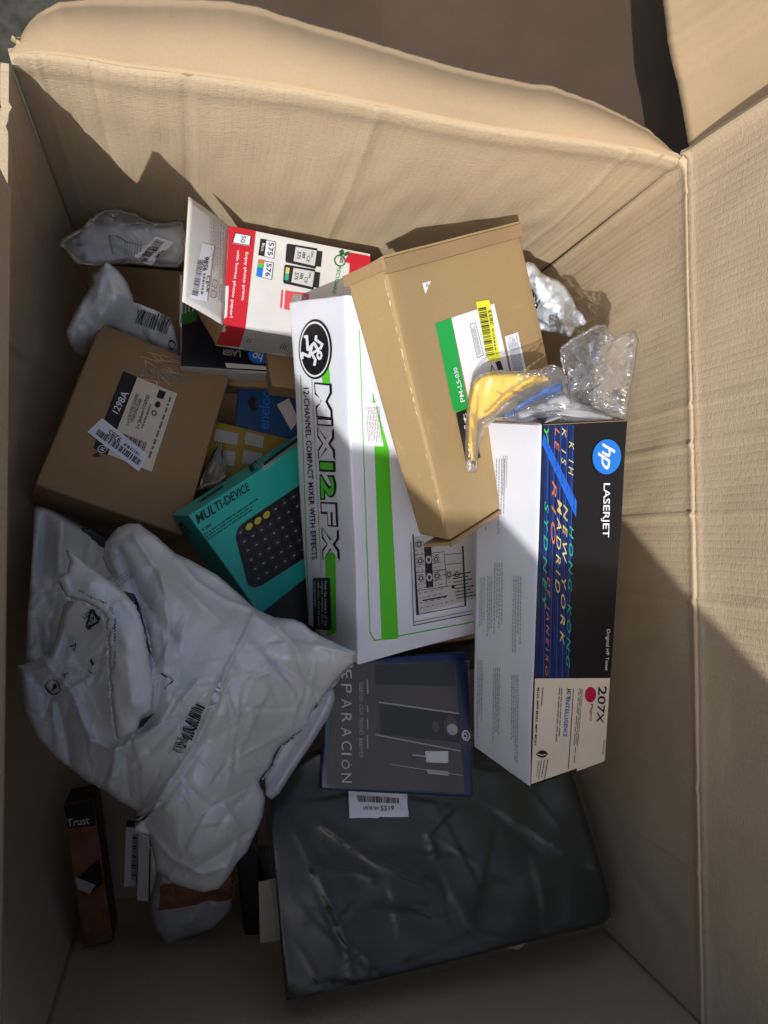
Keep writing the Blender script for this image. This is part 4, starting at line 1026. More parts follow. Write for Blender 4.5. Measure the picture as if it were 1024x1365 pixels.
def softmesh(name, outline, mat, parent, inner=(), folds=(), step=5, thick=.014, edge=16, crumple=(), jag=0.0, seed=1, kf=1.0, under=True, smooth=True, billow=0.0, matb=None, seams=(), auto=None):
    OUT = []
    n = len(outline)
    for i in range(n):
        a, b = outline[i], outline[(i+1) % n]; L = math.hypot(b[0]-a[0], b[1]-a[1]); k = max(1, int(L/step))
        j_ = a[3] if len(a) > 3 else jag
        for q in range(k):
            t = q/k; x = a[0]+(b[0]-a[0])*t; y = a[1]+(b[1]-a[1])*t
            nx, ny = -(b[1]-a[1])/max(L, 1e-6), (b[0]-a[0])/max(L, 1e-6)
            g = j_*(noise.noise(Vector((x*.13, y*.13, seed)))*1.3+noise.noise(Vector((x*.45, y*.45, seed+3)))*.7) + .9*noise.noise(Vector((x*.03, y*.03, seed+7)))
            OUT.append((x+nx*g, y+ny*g))
    poly_ = np.array(OUT)
    lo, hi = poly_.min(0), poly_.max(0)
    gx, gy = np.meshgrid(np.arange(lo[0], hi[0], step), np.arange(lo[1], hi[1], step*.87))
    gx = gx + (np.arange(gx.shape[0])[:, None] % 2)*step*.5
    rs = np.random.RandomState(seed); gx = gx.ravel()+rs.uniform(-.15, .15, gx.size)*step; gy = gy.ravel()+rs.uniform(-.15, .15, gy.size)*step
    ok = inside(gx, gy, poly_); gx, gy = gx[ok], gy[ok]
    de = seg_dist(gx, gy, OUT, True); ok = de > step*.55; gx, gy, de = gx[ok], gy[ok], de[ok]
    nb = len(OUT); X = np.r_[poly_, np.c_[gx, gy]]; de = np.r_[np.zeros(nb), de]
    vs, es, fs, _, _, _ = delaunay_2d_cdt([Vector(p) for p in X], [], [list(range(nb))], 1, 1e-5)
    if len(vs) != len(X):
        X = np.array([tuple(v) for v in vs]); de = seg_dist(X[:, 0], X[:, 1], OUT, True)
    ctrl = [(p[0], p[1]) for p in outline]+[(p[0], p[1]) for p in inner]
    d = rbf(ctrl, [p[2] for p in outline]+[p[2] for p in inner], X)
    t = np.clip(de/edge, 0, 1); prof = np.sqrt(np.clip(1-(1-t)**2, 0, 1))
    fade = np.clip(de/8, 0.15, 1)
    h = thick*prof
    for sc, am, an, ag in crumple: h = h + facets(X, sc, seed*7+int(sc), am, an, ag)*fade
    if billow:
        h = h + np.array([noise.noise(Vector((x*.018, y*.018, seed*1.7)))*billow for x, y in X])*prof
    folds = list(folds); nuser = len(folds)
    if auto:
        cnt, main, spread, l0, l1, a0, w0 = auto; rr_ = random.Random(seed*13+1); cand = np.where(de > 3)[0]
        for _ in range(cnt):
            k = cand[rr_.randrange(len(cand))]; x, y = X[k]; an = main+rr_.gauss(0, spread); ln = rr_.uniform(l0, l1); pp = [(x, y)]
            for q in range(5):
                an += rr_.uniform(-.16, .16); x += ln/5*math.cos(an); y += ln/5*math.sin(an); pp.append((x, y))
            folds.append((pp, a0*rr_.uniform(.35, 1)*rr_.choice((1, 1, -1)), w0*rr_.uniform(.7, 1.5), rr_.random() < .5))
    for fi, fo_ in enumerate(folds):
        pts, am, wd = fo_[:3]
        D = seg_dist(X[:, 0], X[:, 1], pts); e = 1.0
        # a fold fades towards both its ends
        cx_, cy_ = pts[len(pts)//2]; ll = sum(math.hypot(b_[0]-a_[0], b_[1]-a_[1]) for a_, b_ in zip(pts, pts[1:]))*.5+wd
        taper = np.clip(1.25-np.hypot(X[:, 0]-cx_, X[:, 1]-cy_)/(ll*1.1), 0, 1)
        if len(fo_) > 3 and fo_[3]:
            # a folded-over edge: a small step that dies away from the crease
            (xa, ya), (xb, yb_) = pts[0], pts[-1]; l_ = math.hypot(xb-xa, yb_-ya)+1e-6
            sg = np.sign(((X[:, 0]-cx_)*-(yb_-ya)+(X[:, 1]-cy_)*(xb-xa))/l_)
            h = h + am*.9*np.tanh(sg*D/(wd*.6))*np.exp(-D/13)*np.clip(de/5, .3, 1)*taper
        else:
            h = h + am*np.exp(-(D/wd)**1.1)*np.clip(de/5, .3, 1)*(taper if fi >= nuser else 1)
    V = [P(x, y, dd-hh) for (x, y), dd, hh in zip(X, d, h)]
    Fc = []
    for f in fs:
        a, b, c = f[:3]
        if ((V[b]-V[a]).cross(V[c]-V[a])).dot(CAM_P-V[a]) < 0: f = list(reversed(f))
        Fc.append(list(f))
    top = BVHTree.FromPolygons([tuple(v) for v in V], Fc)
    nv = len(V)
    fm = [0]*len(Fc)
    if under:
        isb = de < 1e-6; mp = {}; V2 = list(V)
        isb = de < .05
        for i in range(nv):
            if isb[i]: mp[i] = i
            else: mp[i] = len(V2); V2.append(P(X[i][0], X[i][1], d[i]+thick*prof[i]*.8+.0015))
        F2 = [[mp[k] for k in reversed(f)] for f in Fc]
        Fc = Fc+F2; V = V2; fm = fm+[1]*len(F2)
    o = mesh(name, V, Fc, [mat, matb or mat], parent, smooth, fm)
    return o, top
def soft(name, label, cat, *a, part=None, **k):
    out = a[0]; cx = sum(p[0] for p in out)/len(out); cy = sum(p[1] for p in out)/len(out); dm = max(p[2] for p in out)
    t = thing(name, label, cat, P(cx, cy, dm+.02))
    o, b = softmesh(part or 'film', a[0], a[1], t, **k)
    return t, o, b

R_ = math.radians
def bvh_of(o):
    b = world_loc(o); return BVHTree.FromPolygons([tuple(v.co+b) for v in o.data.vertices], [list(p.vertices) for p in o.data.polygons])
# ---- black garment bag at the bottom
t, o, b = soft('garment_bag', 'dark garment packed in a clear bag at the near end, under the film case', 'bag',
  [(360,1030,.80),(362,1100,.77),(368,1180,.755),(374,1260,.745),(382,1334,.735),(450,1318,.735),(560,1292,.738),(680,1262,.742),(760,1243,.742),(802,1233,.742),(815,1222,.745),(812,1195,.75),(800,1150,.755),(785,1100,.765),(768,1045,.775),(745,990,.80),(600,985,.80),(450,985,.80)],
  M['fabric'], part='cloth', step=6, thick=.022, edge=12, crumple=((150,.004,2.5,R_(-12)),(50,.0016,3.0,R_(-15)),), billow=.004, seed=5,
  folds=(([(384,1090),(388,1180),(400,1330)],.004,7),([(470,1230),(640,1200),(800,1160)],.003,9),([(400,1180),(520,1120),(620,1130)],-.004,12)))
gx = [(352,1040,.795),(356,1100,.765),(362,1180,.75),(370,1262,.738),(379,1345,.728),(430,1333,.728),(470,1319,.728),(560,1299,.732),(620,1284,.734),(700,1262,.738),(770,1246,.738),(808,1236,.738),(819,1222,.742),(816,1192,.745),(803,1148,.75),(790,1102,.76),(770,1040,.77),(745,990,.79),(600,980,.785),(450,980,.785)]
ff, fb2 = softmesh('clear_cover', gx, M['film3'], t, step=4, thick=.024, edge=7, jag=.6, crumple=((110,.0030,3.0,R_(-28)),), billow=.003, auto=(60, R_(35), .6, 40, 150, .0013, 2.0), seed=9, under=False,
  folds=(([(395,1110),(430,1180),(460,1250),(470,1310)],.002,4),([(430,1100),(500,1150),(560,1175)],.0025,4),([(600,1080),(570,1110),(580,1140)],.0025,4),([(420,1160),(470,1160),(500,1172)],.002,4)))
sq = Q((463,1050),(542,1060),(543,1088),(465,1090))
sk1 = patch('price_sticker', fb2, Q((463,1040),(541,1050),(543,1088),(465,1090)), M['sticker'], t, .0022, 8, 6)
fb2 = bvh_of(sk1)
barcode('barcode', fb2, Q((476,1060),(532,1064),(532,1071),(477,1069)), M['ink'], t, .0006, 34, 15)
text('sticker_lettering', fb2, Q((507,1074),(525,1074),(525,1080.5),(507,1081)), '5519', M['ink'], t, .0006, .012)
text('sticker_lettering', fb2, Q((484,1075),(505,1075),(505,1079.5),(484,1080)), 'LPN HK 3814', M['ink'], t, .0006, .0)
sh = []
mesh('shadow_gap', [P(396,1320,.80),P(700,1262,.80),P(700,1258,.80)], [(0,1,2)], M['inside'], t) if False else None
t2 = thing('paper_slip', 'small pale paper slip peeping out under the lower edge of the dark garment bag', 'paper', P(692,1258,.78))
board('paper', P(655,1262,.775), P(690,1252,.775), P(702,1254,.765), P(688,1266,.765), M['cream'], t2, .0005, n=4)

# ---- blue film case
q0, q1, q2, q3 = P(437,880,.735), P(624,868,.735), P(632,1064,.715), P(427,1053,.715)
nn = (q1-q0).cross(q3-q0).normalized(); nn = nn if nn.z > 0 else -nn
bd8 = {(0,1,1):q0,(1,1,1):q1,(1,0,1):q2,(0,0,1):q3}
for q in list(bd8): bd8[(q[0],q[1],0)] = bd8[q]-nn*.014
bd = thing('film_case', 'blue plastic disc case with a dark cover lying on the clear garment bag', 'disc case', bd8[(0,0,0)])
BD = Hexa(bd8, .003, .0002, 8, 81, 10); BD.build('case', [M['bdblue']], bd); bv = BD.bvh
cov = patch('cover_print', bv, Q((446,884),(607,884),(619,1057),(436,1046)), M['cover'], bd, .0003, 14, 14)
patch('cover_print', bv, Q((500,886),(606,884),(608,915),(500,912)), M['cover2'], bd, .0005, 6, 4)
patch('cover_picture', bv, Q((505,938),(612,952),(615,990),(507,978)), M['cover2'], bd, .0005, 8, 6)
decal('cover_picture', bv, Q((590,950),(612,955),(613,984),(590,984)), [circ(.45,.5,.4,.42,20)], M['cover'], bd, .0008)
decal('cover_picture', bv, Q((594,962),(611,964),(611,982),(594,980)), [circ(.5,.5,.42,.42,16)], M['grey'], bd, .001)
decal('cover_picture', bv, Q((574,958),(586,960),(586,978),(575,976)), [circ(.5,.5,.42,.42,16)], M['cover'], bd, .001)
patch('cover_picture', bv, Q((566,1001),(595,1001),(596,1017),(568,1016)), M['lgrey'], bd, .0008, 3, 3)
patch('cover_picture', bv, Q((569,1003),(597,1001),(597,1016),(571,1015)), M['whitem'], bd, .001, 3, 3)
patch('cover_picture', bv, Q((568,1025),(597,1028),(598,1034),(570,1031)), M['grey'], bd, .0008, 3, 2)
for q in (Q((505,935),(612,950),(612,952),(505,937)), Q((500,978),(613,1000),(613,1001.5),(500,980)), Q((520,1018),(617,1033),(617,1034),(520,1019)), Q((549,1005),(567,1007),(567,1009),(549,1007))):
    patch('cover_line', bv, q, M['grey'], bd, .0008, 8, 1)
for k, (ch, y) in enumerate(zip('EPARACIÓN', (899, 918, 938, 957, 976, 994, 1005, 1019, 1037))):
    hgt = 2.2 if ch == 'I' else 12
    text('title_letter', bv, [(468,y-hgt/2),(469,y+hgt/2),(455.5,y+hgt/2-.5),(454.5,y-hgt/2-.5)], ch, M['lgrey'], bd, .0007, -.005)
for s, x0, y0, y1 in (('EGERTON',478,910,935), ('COX',478,939,953), ('FRIEND',478,957,979), ('BREWER',478,984,1010)):
    text('name_lettering', bv, [(x0+5.5,y0),(x0+6,y1),(x0+1,y1),(x0+.5,y0)], s, M['grey'], bd, .0007)
for x0, y0, y1 in ((486,906,925),(486,940,950),(486,958,972),(486,980,998)):
    lines('name_lettering', bv, [(x0+5,y0),(x0+5.5,y1),(x0+2,y1),(x0+1.5,y0)], 1, M['grey'], bd, .0007, .5, .2, 3, 0)
decal('disc_mark', bv, Q((615,972),(626,974),(626,988),(615,987)), ring(.5,.5,.5,.5,.72,24)+ring(.4,.55,.3,.3,.5,16), M['lgrey'], bd, .0006)
M['clearp'] = film('clear_case_sleeve', (.97,.97,.98,1), .06, .01, .1, 20, .5)
patch('clear_sleeve', bv, Q((430,882),(628,880),(631,1062),(430,1052)), M['clearp'], bd, .0016, 14, 14)

# ---- frosted plastic tray poking out from the big mailer
t, o, b = soft('plastic_tray', 'frosted pale plastic tray rim sticking out between the torn grey mailer and the film case', 'tray',
  [(405,930,.70),(425,918,.698),(438,913,.695),(446,920,.695),(447,932,.695),(440,952,.70),(420,985,.705),(395,1022,.71),(372,1058,.715),(362,1066,.718),(352,1060,.72),(352,1035,.72),(380,980,.715)],
  M['white_case'], part='tray', step=4, thick=.006, edge=6, crumple=(), billow=.0, seed=3, folds=(([(442,925),(425,962),(365,1056)],.004,2.5),([(436,918),(415,955),(356,1045)],-.003,3)))

# ---- left mailer, behind
t, o, b = soft('grey_mailer', 'crumpled grey plastic mailer standing against the left wall behind the torn mailer', 'mailer',
  [(46,672,.84),(70,680,.84),(96,694,.85),(116,704,.86),(140,715,.87),(165,740,.87),(150,800,.83),(120,880,.80),(70,900,.76),(34,884,.745),(36,830,.77),(42,750,.81)],
  M['mailer'], step=5, thick=.012, edge=9, auto=(80, R_(95), .45, 25, 120, .005, 2.2), crumple=((60,.012,2.5,R_(80)),), billow=.01, seed=12, folds=(([(84,690),(76,780),(60,880)],.012,8),([(60,690),(52,780)],-.012,6)))
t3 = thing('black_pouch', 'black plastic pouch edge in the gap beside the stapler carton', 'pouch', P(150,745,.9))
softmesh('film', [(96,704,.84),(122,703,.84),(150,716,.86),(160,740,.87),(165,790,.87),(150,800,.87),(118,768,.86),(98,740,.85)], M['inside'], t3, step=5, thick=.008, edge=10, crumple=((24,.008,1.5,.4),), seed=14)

# ---- the big torn mailer
body = [(24,888,.715),(36,884,.712),(50,878,.71),(64,873,.70),(74,850,.70),(84,810,.70),(100,785,.71),(130,775,.72),(150,768,.72),(141,755,.735),(137,743,.74),(141,722,.745),(156,704,.745),(170,698,.745),(186,698,.74),(198,708,.735),(210,716,.73),(234,738,.725),(256,748,.72),(273,757,.715),(290,767,.71),(303,777,.708),(322,795,.70),(342,812,.695),(352,817,.69),(366,823,.685),(391,825,.68),(405,831,.678),(415,840,.675),(428,847,.67),(450,858,.665),(475,869,.66),(472,884,.665,2.0),(455,902,.68,2.5),(438,921,.69,3.5),(428,936,.70,3.5),(416,950,.70,3.5),(413,965,.705,3),(392,982,.71,3),(371,998,.715,2.5),(362,1020,.72,2),(346,1040,.72,2),(352,1055,.72,1.5),(354,1066,.72,0),(350,1090,.72),(341,1110,.72),(330,1135,.725),(316,1150,.73),(303,1172,.735),(292,1185,.74),(272,1190,.74),(252,1184,.74),(233,1179,.74),(220,1170,.74),(209,1160,.735,1.5),(204,1135,.73,1.5),(197,1114,.725,2.5),(178,1106,.72,2.5),(183,1090,.71,2),(181,1080,.71,0),(162,1070,.71),(142,1056,.71),(110,1037,.715),(75,1011,.72),(50,984,.72),(32,948,.72)]
inner_ = [(90,930,.685),(60,920,.69),(130,900,.675),(170,960,.655),(230,900,.63),(200,830,.66),(190,760,.695),(165,730,.72),(240,800,.665),(300,840,.655),(290,930,.625),(350,870,.65),(400,870,.645),(340,950,.645),(230,1000,.635),(150,1010,.675),(270,1050,.645),(220,1080,.66),(300,1100,.675),(260,1140,.69),(430,880,.66),(380,930,.665),(100,980,.69),(122,830,.685)]
bigfolds = (
 ([(198,712),(235,742),(262,775),(300,800),(345,815)],.0035,3),
 ([(342,812),(325,850),(303,890),(298,905)],.0065,4),
 ([(298,905),(282,945),(262,990),(235,1030),(210,1068),(186,1086)],.0075,4),
 ([(306,908),(290,950),(270,995),(243,1035),(215,1072)],-.004,5),
 ([(160,735),(185,790),(215,830),(238,850)],-.009,8),
 ([(180,715),(215,770),(225,830),(222,880)],.007,9),
 ([(205,760),(232,830),(240,905)],-.006,7),
 ([(190,850),(215,900),(210,940),(195,965)],-.008,8),
 ([(155,1000),(150,1035),(146,1052)],.007,7),
 ([(168,1010),(172,1060)],-.005,6),
 ([(120,985),(150,1000),(190,985),(230,950),(262,910)],.006,8),
 ([(200,1000),(240,960),(275,925)],-.003,9),
 ([(345,825),(380,850),(420,860),(470,872)],.005,5),
 ([(350,860),(385,850),(415,858)],-.006,6),
 ([(360,880),(395,900),(420,925)],-.006,8),
 ([(370,835),(395,865),(405,900)],.006,6),
 ([(310,895),(345,902),(370,890)],.004,5),
 ([(200,1110),(230,1145),(270,1165),(300,1155)],.005,6),
 ([(250,1165),(290,1140),(330,1110)],-.005,7),
 ([(300,1075),(320,1110),(300,1165)],.005,6),
 ([(330,1060),(300,1090),(290,1110)],-.005,7),
 ([(45,905),(75,935),(88,985),(92,1015)],-.009,8),
 ([(62,885),(95,920),(120,985)],.008,8),
 ([(90,850),(80,900),(60,950)],-.007,7),
 ([(30,900),(60,890),(90,880)],.006,5),
)
mail = thing('torn_mailer', 'large torn open grey plastic mailer with a small barcode sprawled over the left boxes', 'mailer', P(240,950,.76))
o, mbv = softmesh('film', body, M['mailer'], mail, inner=inner_, folds=[(a_, b_*1.25, c_*.8) for a_, b_, c_ in bigfolds], step=2.6, thick=.012, edge=10,
   auto=(120, R_(118), .7, 25, 120, .0045, 2.0), crumple=((80,.014,2.6,R_(118)),(36,.0030,2.4,R_(140))), billow=.004, jag=.5, seed=21)
barcode('barcode', mbv, [(232,998),(261,936),(276,942),(243,1002)], M['ink'], mail, .0014, 34, 17)
decal('barcode_digits', mbv, [(253,984),(266,955),(270,957),(257,986)], [[(i/8,0),(i/8+.08,0),(i/8+.08,1),(i/8,1)] for i in range(8)], M['ink'], mail, .001)
decal('chevron', mbv, Q((217,896),(230,896),(230,918),(217,918)), stroke([(.1,.05),(.9,.45),(.4,.95)], .07), M['ink'], mail, .0014)
lines('small_print', mbv, [(152,775),(172,758),(180,768),(160,785)], 3, M['inkl'], mail, .0009, .25, .15, 23, .2)
# pale stretched rims along tears
def rim(name, pts, w_, seed, par, bv_, off=.0012):
    rs = random.Random(seed); V = []; Fc = []; PP = smooth_px(pts, max(8, int(len(pts)*9)))
    for i, p in enumerate(PP):
        q = PP[min(i+1, len(PP)-1)]-PP[max(i-1, 0)]; nx, ny = -q.y, q.x; l = math.hypot(nx, ny) or 1
        a = w_*rs.uniform(.3, 1.2); V += [drop(bv_, p.x+nx/l*a, p.y+ny/l*a, off+.001*rs.random()), drop(bv_, p.x-nx/l*a*.6, p.y-ny/l*a*.6, off)]
        if i: k = 2*i; Fc.append((k-2, k-1, k+1, k))
    return mesh(name, V, Fc, M['torn'], par, True)
rim('torn_rim', [(470,884),(455,899),(438,918),(428,932),(417,946)], 2.2, 3, mail, mbv)
rim('torn_rim', [(413,965),(392,980),(372,996),(364,1016),(348,1038)], 2.2, 5, mail, mbv)
rim('torn_rim', [(208,1158),(204,1135),(198,1116),(182,1107),(186,1090),(205,1076),(214,1066)], 1.8, 6, mail, mbv)
rim('torn_rim', [(298,905),(290,925),(283,945)], 1.0, 8, mail, mbv)
# a small flap of film curling at the lower tear
softmesh('torn_tab', [(178,1107,.70),(186,1094,.698),(202,1080,.694),(215,1068,.69),(222,1078,.69),(208,1096,.695),(205,1110,.70),(196,1114,.705)], M['mailer'], mail, step=3.5, thick=.004, edge=5, crumple=((12,.003,1.2,0),), jag=1.5, seed=31)
# the torn folded-over mouth with its print
ofl = [(76,772,0.656,1),(81,768,0.656,2),(90,763,0.656,1),(93,748,0.666,.5),(88,733,0.671,.5),(104,742,0.666),(120,755,0.661),(140,770,0.651),(160,786,0.646,0),(172,797,0.641),(182,808,0.636,1.2),(190,830,0.631,1.2),(195,855,0.628,1.2),(201,885,0.626,1.0),(206,914,0.626,1),(203,948,0.628,1),(190,956,0.630,1.5),(183,975,0.634,2.5),(170,982,0.636,2.5),(156,986,0.638,2.5),(152,960,0.634,2.5),(149,930,0.630,2.5),(147,900,0.628,2.5),(146,872,0.628,2.5),(144,845,0.630,3),(140,818,0.633,3.5),(128,810,0.636,3.5),(115,803,0.639,3.5),(102,800,0.643,3.5),(90,797,0.646,3.5),(82,787,0.651,3.0)]
fo, fbv = softmesh('torn_mouth', ofl, M['mailer'], mail, inner=[(165,900,.614),(170,860,.614),(120,780,.638),(180,940,.618)], step=3.4, thick=.006, edge=8, auto=(22, R_(85), .7, 15, 50, .002, 2.2), crumple=((30,.003,2.2,R_(80)),), seed=33)
rim('torn_rim', [(78,772),(84,786),(92,796),(104,799),(116,802),(128,808),(139,816),(143,830),(145,850),(147,872)], 3.2, 13, mail, fbv)
rim('torn_rim', [(147,872),(148,900),(150,930),(153,958),(157,982)], 2.0, 14, mail, fbv)
rim('torn_rim', [(183,810),(191,832),(196,857),(202,886),(206,914)], .9, 15, mail, fbv)
text('print', fbv, [(153,892),(154,868),(158.5,868),(157.5,892)], 'Open here', M['ink'], mail, .0014)
text('print', fbv, [(154,862),(151.5,826),(156,825),(158.5,862)], '• Hier öffnen', M['ink'], mail, .0014)
text('print', fbv, [(150,820),(146,812),(149.5,809),(154,818)], '• O', M['ink'], mail, .0014)
text('print', fbv, [(141,808),(106,789),(108.5,785),(143,804)], 'çze quí • Abrir aquí', M['ink'], mail, .0014)
# recycling triangle on the lower layer
tri = [(.5,.05),(.95,.85),(.05,.85)]
rq = Q((112,818),(131,812),(136,831),(117,841))
decal('recycle_print', mbv, rq, stroke([(.5,.08),(.92,.82)], .14)+stroke([(.86,.9),(.14,.9)], .14)+stroke([(.08,.82),(.42,.14)], .14)+[[(.8,.6),(1.05,.72),(.9,1.0)], [(.3,.75),(.05,.95),(.32,1.08)], [(.25,.25),(.5,-.05),(.6,.28)]], M['ink'], mail, .0018)
text('recycle_lettering', mbv, Q((120,824),(127,822),(128,828),(122,831)), '04', M['ink'], mail, .0018, .01)
text('recycle_lettering', mbv, [(125,815),(112,819),(111,815),(124,811)], 'LDPE', M['ink'], mail, .0018, .004) if False else text('recycle_lettering', mbv, [(110,822),(126,811),(129,815),(113,826)], 'LDPE', M['ink'], mail, .0018, .004)
decal('chevron', mbv, Q((117,878),(127,878),(127,900),(117,900)), stroke([(.9,.05),(.05,.5),(.95,.95)], .08), M['ink'], mail, .0018)
decal('chevron', mbv, Q((96,855),(105,856),(104,868),(96,868)), stroke([(.1,.5),(.9,.1),(.7,.9)], .1)+stroke([(.5,.4),(.5,.9)], .1), M['ink'], mail, .0018)
decal('round_print', mbv, Q((63,900),(84,905),(84,925),(64,922)), ring(.5,.5,.5,.5,.86,26)+stroke([(.3,.5),(.5,.3),(.7,.5)], .1)+stroke([(.5,.3),(.5,.8)], .1), M['ink'], mail, .0018)
text('round_lettering', mbv, [(82,902),(90,893),(94,898),(87,908)], 'Re', M['ink'], mail, .0018, .0)
# flat dark patches painted on the film for the shade inside the tears
mesh('gap_shade', [drop(mbv, *p, .0015) for p in ((183,975),(188,957),(203,949),(206,945),(200,962),(192,972))], [(0,1,2,3,4,5)], M['inside'], mail)
mesh('gap_shade', [drop(mbv, *p, .0015) for p in ((166,790),(178,794),(190,815),(196,845),(202,880),(197,872),(190,835),(180,808))], [(0,1,2,3,4,5,6,7)], M['inside'], mail)
mesh('gap_shade', [drop(mbv, *p, .0018) for p in ((345,1047),(348,1038),(358,1033),(357,1045),(353,1056))], [(0,1,2,3,4)], M['inside'], mail)
mesh('gap_shade', [drop(mbv, *p, .0015) for p in ((184,1088),(196,1083),(207,1072),(214,1066),(205,1080),(193,1092))], [(0,1,2,3,4,5)], M['inside'], mail)

# ---- upper-left clear mailer with a printed sheet
tl, o, tb = soft('paper_pack', 'flat white printed pack inside the cloudy plastic pouch in the far left corner', 'pack',
  [(106,318,.85),(118,296,.85),(180,300,.85),(246,294,.86),(250,335,.86),(240,352,.86),(190,350,.86),(140,354,.855),(112,350,.85)], M['mailerb'], part='pack', step=5, thick=.012, edge=7, crumple=((50,.003,2,.2),), seed=41)
decal('print', tb, Q((144,313),(147,314),(152,340),(150,341)), [[(0,0),(1,0),(1,1),(0,1)]], M['ink'], tl, .0009)
decal('print', tb, Q((145,312),(200,312),(200,330),(145,330)), stroke([(0,.15),(.2,.15),(.45,.6),(.75,.85),(1,.7)], .05), M['ink'], tl, .0009)
lines('small_print', tb, [(190,322),(187,345),(163,342),(166,322)], 7, M['inkg'], tl, .0009, .3, .15, 44, .3)
pt = thing('clear_pouch', 'cloudy clear plastic pouch in the far left corner against the inner walls', 'pouch', P(165,320,.87))
po = [(76,324,.80),(90,314,.80),(108,303,.805),(120,290,.81),(138,280,.82),(160,279,.82),(180,284,.825),(197,294,.83),(215,296,.835),(246,293,.84),(250,340,.84),(240,356,.845),(215,357,.84),(195,353,.835),(178,352,.83),(170,348,.83),(155,352,.825),(130,355,.82),(110,354,.815),(100,352,.81),(92,340,.805)]
fo2, pb = softmesh('film', po, M['film2'], pt, step=4.5, thick=.010, edge=6, jag=.7, auto=(40, R_(60), .7, 20, 70, .005, 1.9), crumple=((34,.006,1.6,R_(70)),), billow=.006, seed=43, under=True,
   folds=(([(120,292),(132,330),(140,352)],.008,3),([(85,318),(110,325),(118,350)],.006,3),([(150,282),(165,300),(200,297)],.007,4)))
sk2 = patch('price_sticker', pb, Q((207,315),(232,324),(202,352),(178,345)), M['sticker'], pt, .0012, 6, 5)
pb = bvh_of(sk2)
barcode('barcode', pb, [(182,347),(209,318),(220,322),(195,349)], M['ink'], pt, .0006, 28, 18)
text('sticker_lettering', pb, [(206,343),(216,333),(220,335),(210,345)], '9430', M['ink'], pt, .0006, .01)

# ---- small grey mailer at left, above the stapler carton
gm, o, gb2 = soft('small_mailer', 'pale grey plastic mailer with a large barcode, peaked and tucked behind the stapler carton', 'mailer',
  [(88,443,.86),(98,420,.855),(112,395,.85),(124,376,.84),(122,368,.84),(132,360,.83),(140,347,.82),(150,354,.82),(162,366,.825),(172,380,.83),(177,395,.835),(178,402,.84),(205,412,.85),(228,424,.87),(233,440,.885),(238,466,.92),(236,490,.95),(180,480,.955),(140,470,.955),(115,480,.95),(100,470,.92),(92,456,.88)],
  M['mailerb'], inner=[(150,400,.815),(135,420,.84),(110,440,.87),(200,440,.89),(150,440,.90),(180,455,.92)], step=4.2, thick=.008, edge=6, jag=.6, auto=(50, R_(105), .6, 20, 90, .0055, 2.0), crumple=((40,.008,2.0,R_(110)),), billow=.008, seed=51,
  folds=(([(141,350),(150,385),(178,402)],.008,5),([(142,350),(130,395),(95,440)],.009,5),([(178,402),(190,440),(200,470)],-.007,6)))
barcode('barcode', gb2, [(222,444),(178,428),(184,410),(227,424)], M['ink'], gm, .0012, 30, 19)
decal('print_mark', gb2, Q((224,450),(234,452),(233,466),(224,465)), ring(.5,.5,.5,.5,.7,20), M['ink'], gm, .0012)
# clear film scraps in the gap by the stapler carton
cs, o, _b = soft('film_scrap', 'crinkled clear film scrap in the gap between the stapler carton and the teal box', 'plastic film',
  [(285,600,.90),(296,590,.90),(300,615,.90),(305,632,.89),(300,642,.88),(285,650,.88),(262,655,.88),(270,630,.89)], M['film2'], step=4, thick=.01, edge=8, crumple=((14,.01,2,R_(70)),), seed=53)

# ---- crumpled white mailer right of the brown carton
wm, o, wb = soft('crumpled_mailer', 'crumpled bluish white mailer in full sun behind the long brown carton', 'mailer',
  [(690,352,.76),(704,349,.75),(712,351,.748),(722,364,.745),(733,370,.742),(744,374,.742),(756,384,.742),(764,398,.742),(769,412,.742),(776,418,.742),(784,432,.745),(774,435,.748),(767,440,.75),(760,450,.752),(750,447,.755),(741,444,.755),(728,443,.76),(712,438,.77),(700,420,.78),(692,390,.78)],
  M['mailerb'], inner=[(730,400,.715),(745,420,.72),(715,375,.725),(760,425,.735)], step=3.2, thick=.010, edge=10, auto=(40, R_(60), .9, 16, 60, .007, 1.7), crumple=((30,.012,1.7,R_(60)),), billow=.004, seed=61,
  folds=(([(712,355),(728,390),(760,447)],.007,4),([(722,366),(750,395),(775,430)],-.007,4)))
barcode('barcode', wb, [(706,376),(723,402),(716,414),(701,392)], M['ink'], wm, .0012, 16, 20)

# ---- yellow and blue thing in a clear bag by the toner carton
yb = thing('bagged_sponge', 'yellow and blue item sealed in a crinkled clear bag beside the toner carton', 'package', P(680,530,.70))
softmesh('yellow_piece', [(626,520,.605),(632,508,.60),(642,500,.598),(655,497,.597),(680,496,.596),(722,498,.593),(735,506,.592),(712,514,.596),(690,524,.602),(672,538,.606),(660,552,.605),(645,556,.605),(637,562,.605),(635,590,.600),(634,622,.600),(628,615,.600),(624,595,.600),(624,560,.602)], M['bagyel'], yb, step=3.5, thick=.010, edge=7, seed=71, folds=(([(650,506),(641,540),(630,600)],-.003,3),))
softmesh('blue_piece', [(664,556,.60),(684,545,.597),(700,531,.592),(725,516,.588),(749,508,.585),(751,522,.588),(730,528,.59),(700,541,.595),(688,549,.598),(687,558,.60)], M['bagblue'], yb, step=3.5, thick=.010, edge=6, crumple=((20,.0015,2,R_(-30)),), seed=73)
softmesh('grey_piece', [(687,549,.602),(715,537,.598),(735,528,.592),(752,524,.59),(790,542,.585),(825,560,.585),(760,566,.59),(688,562,.602)], M['grey'], yb, step=3.5, thick=.006, edge=7, crumple=((16,.003,2,R_(-30)),), seed=75)
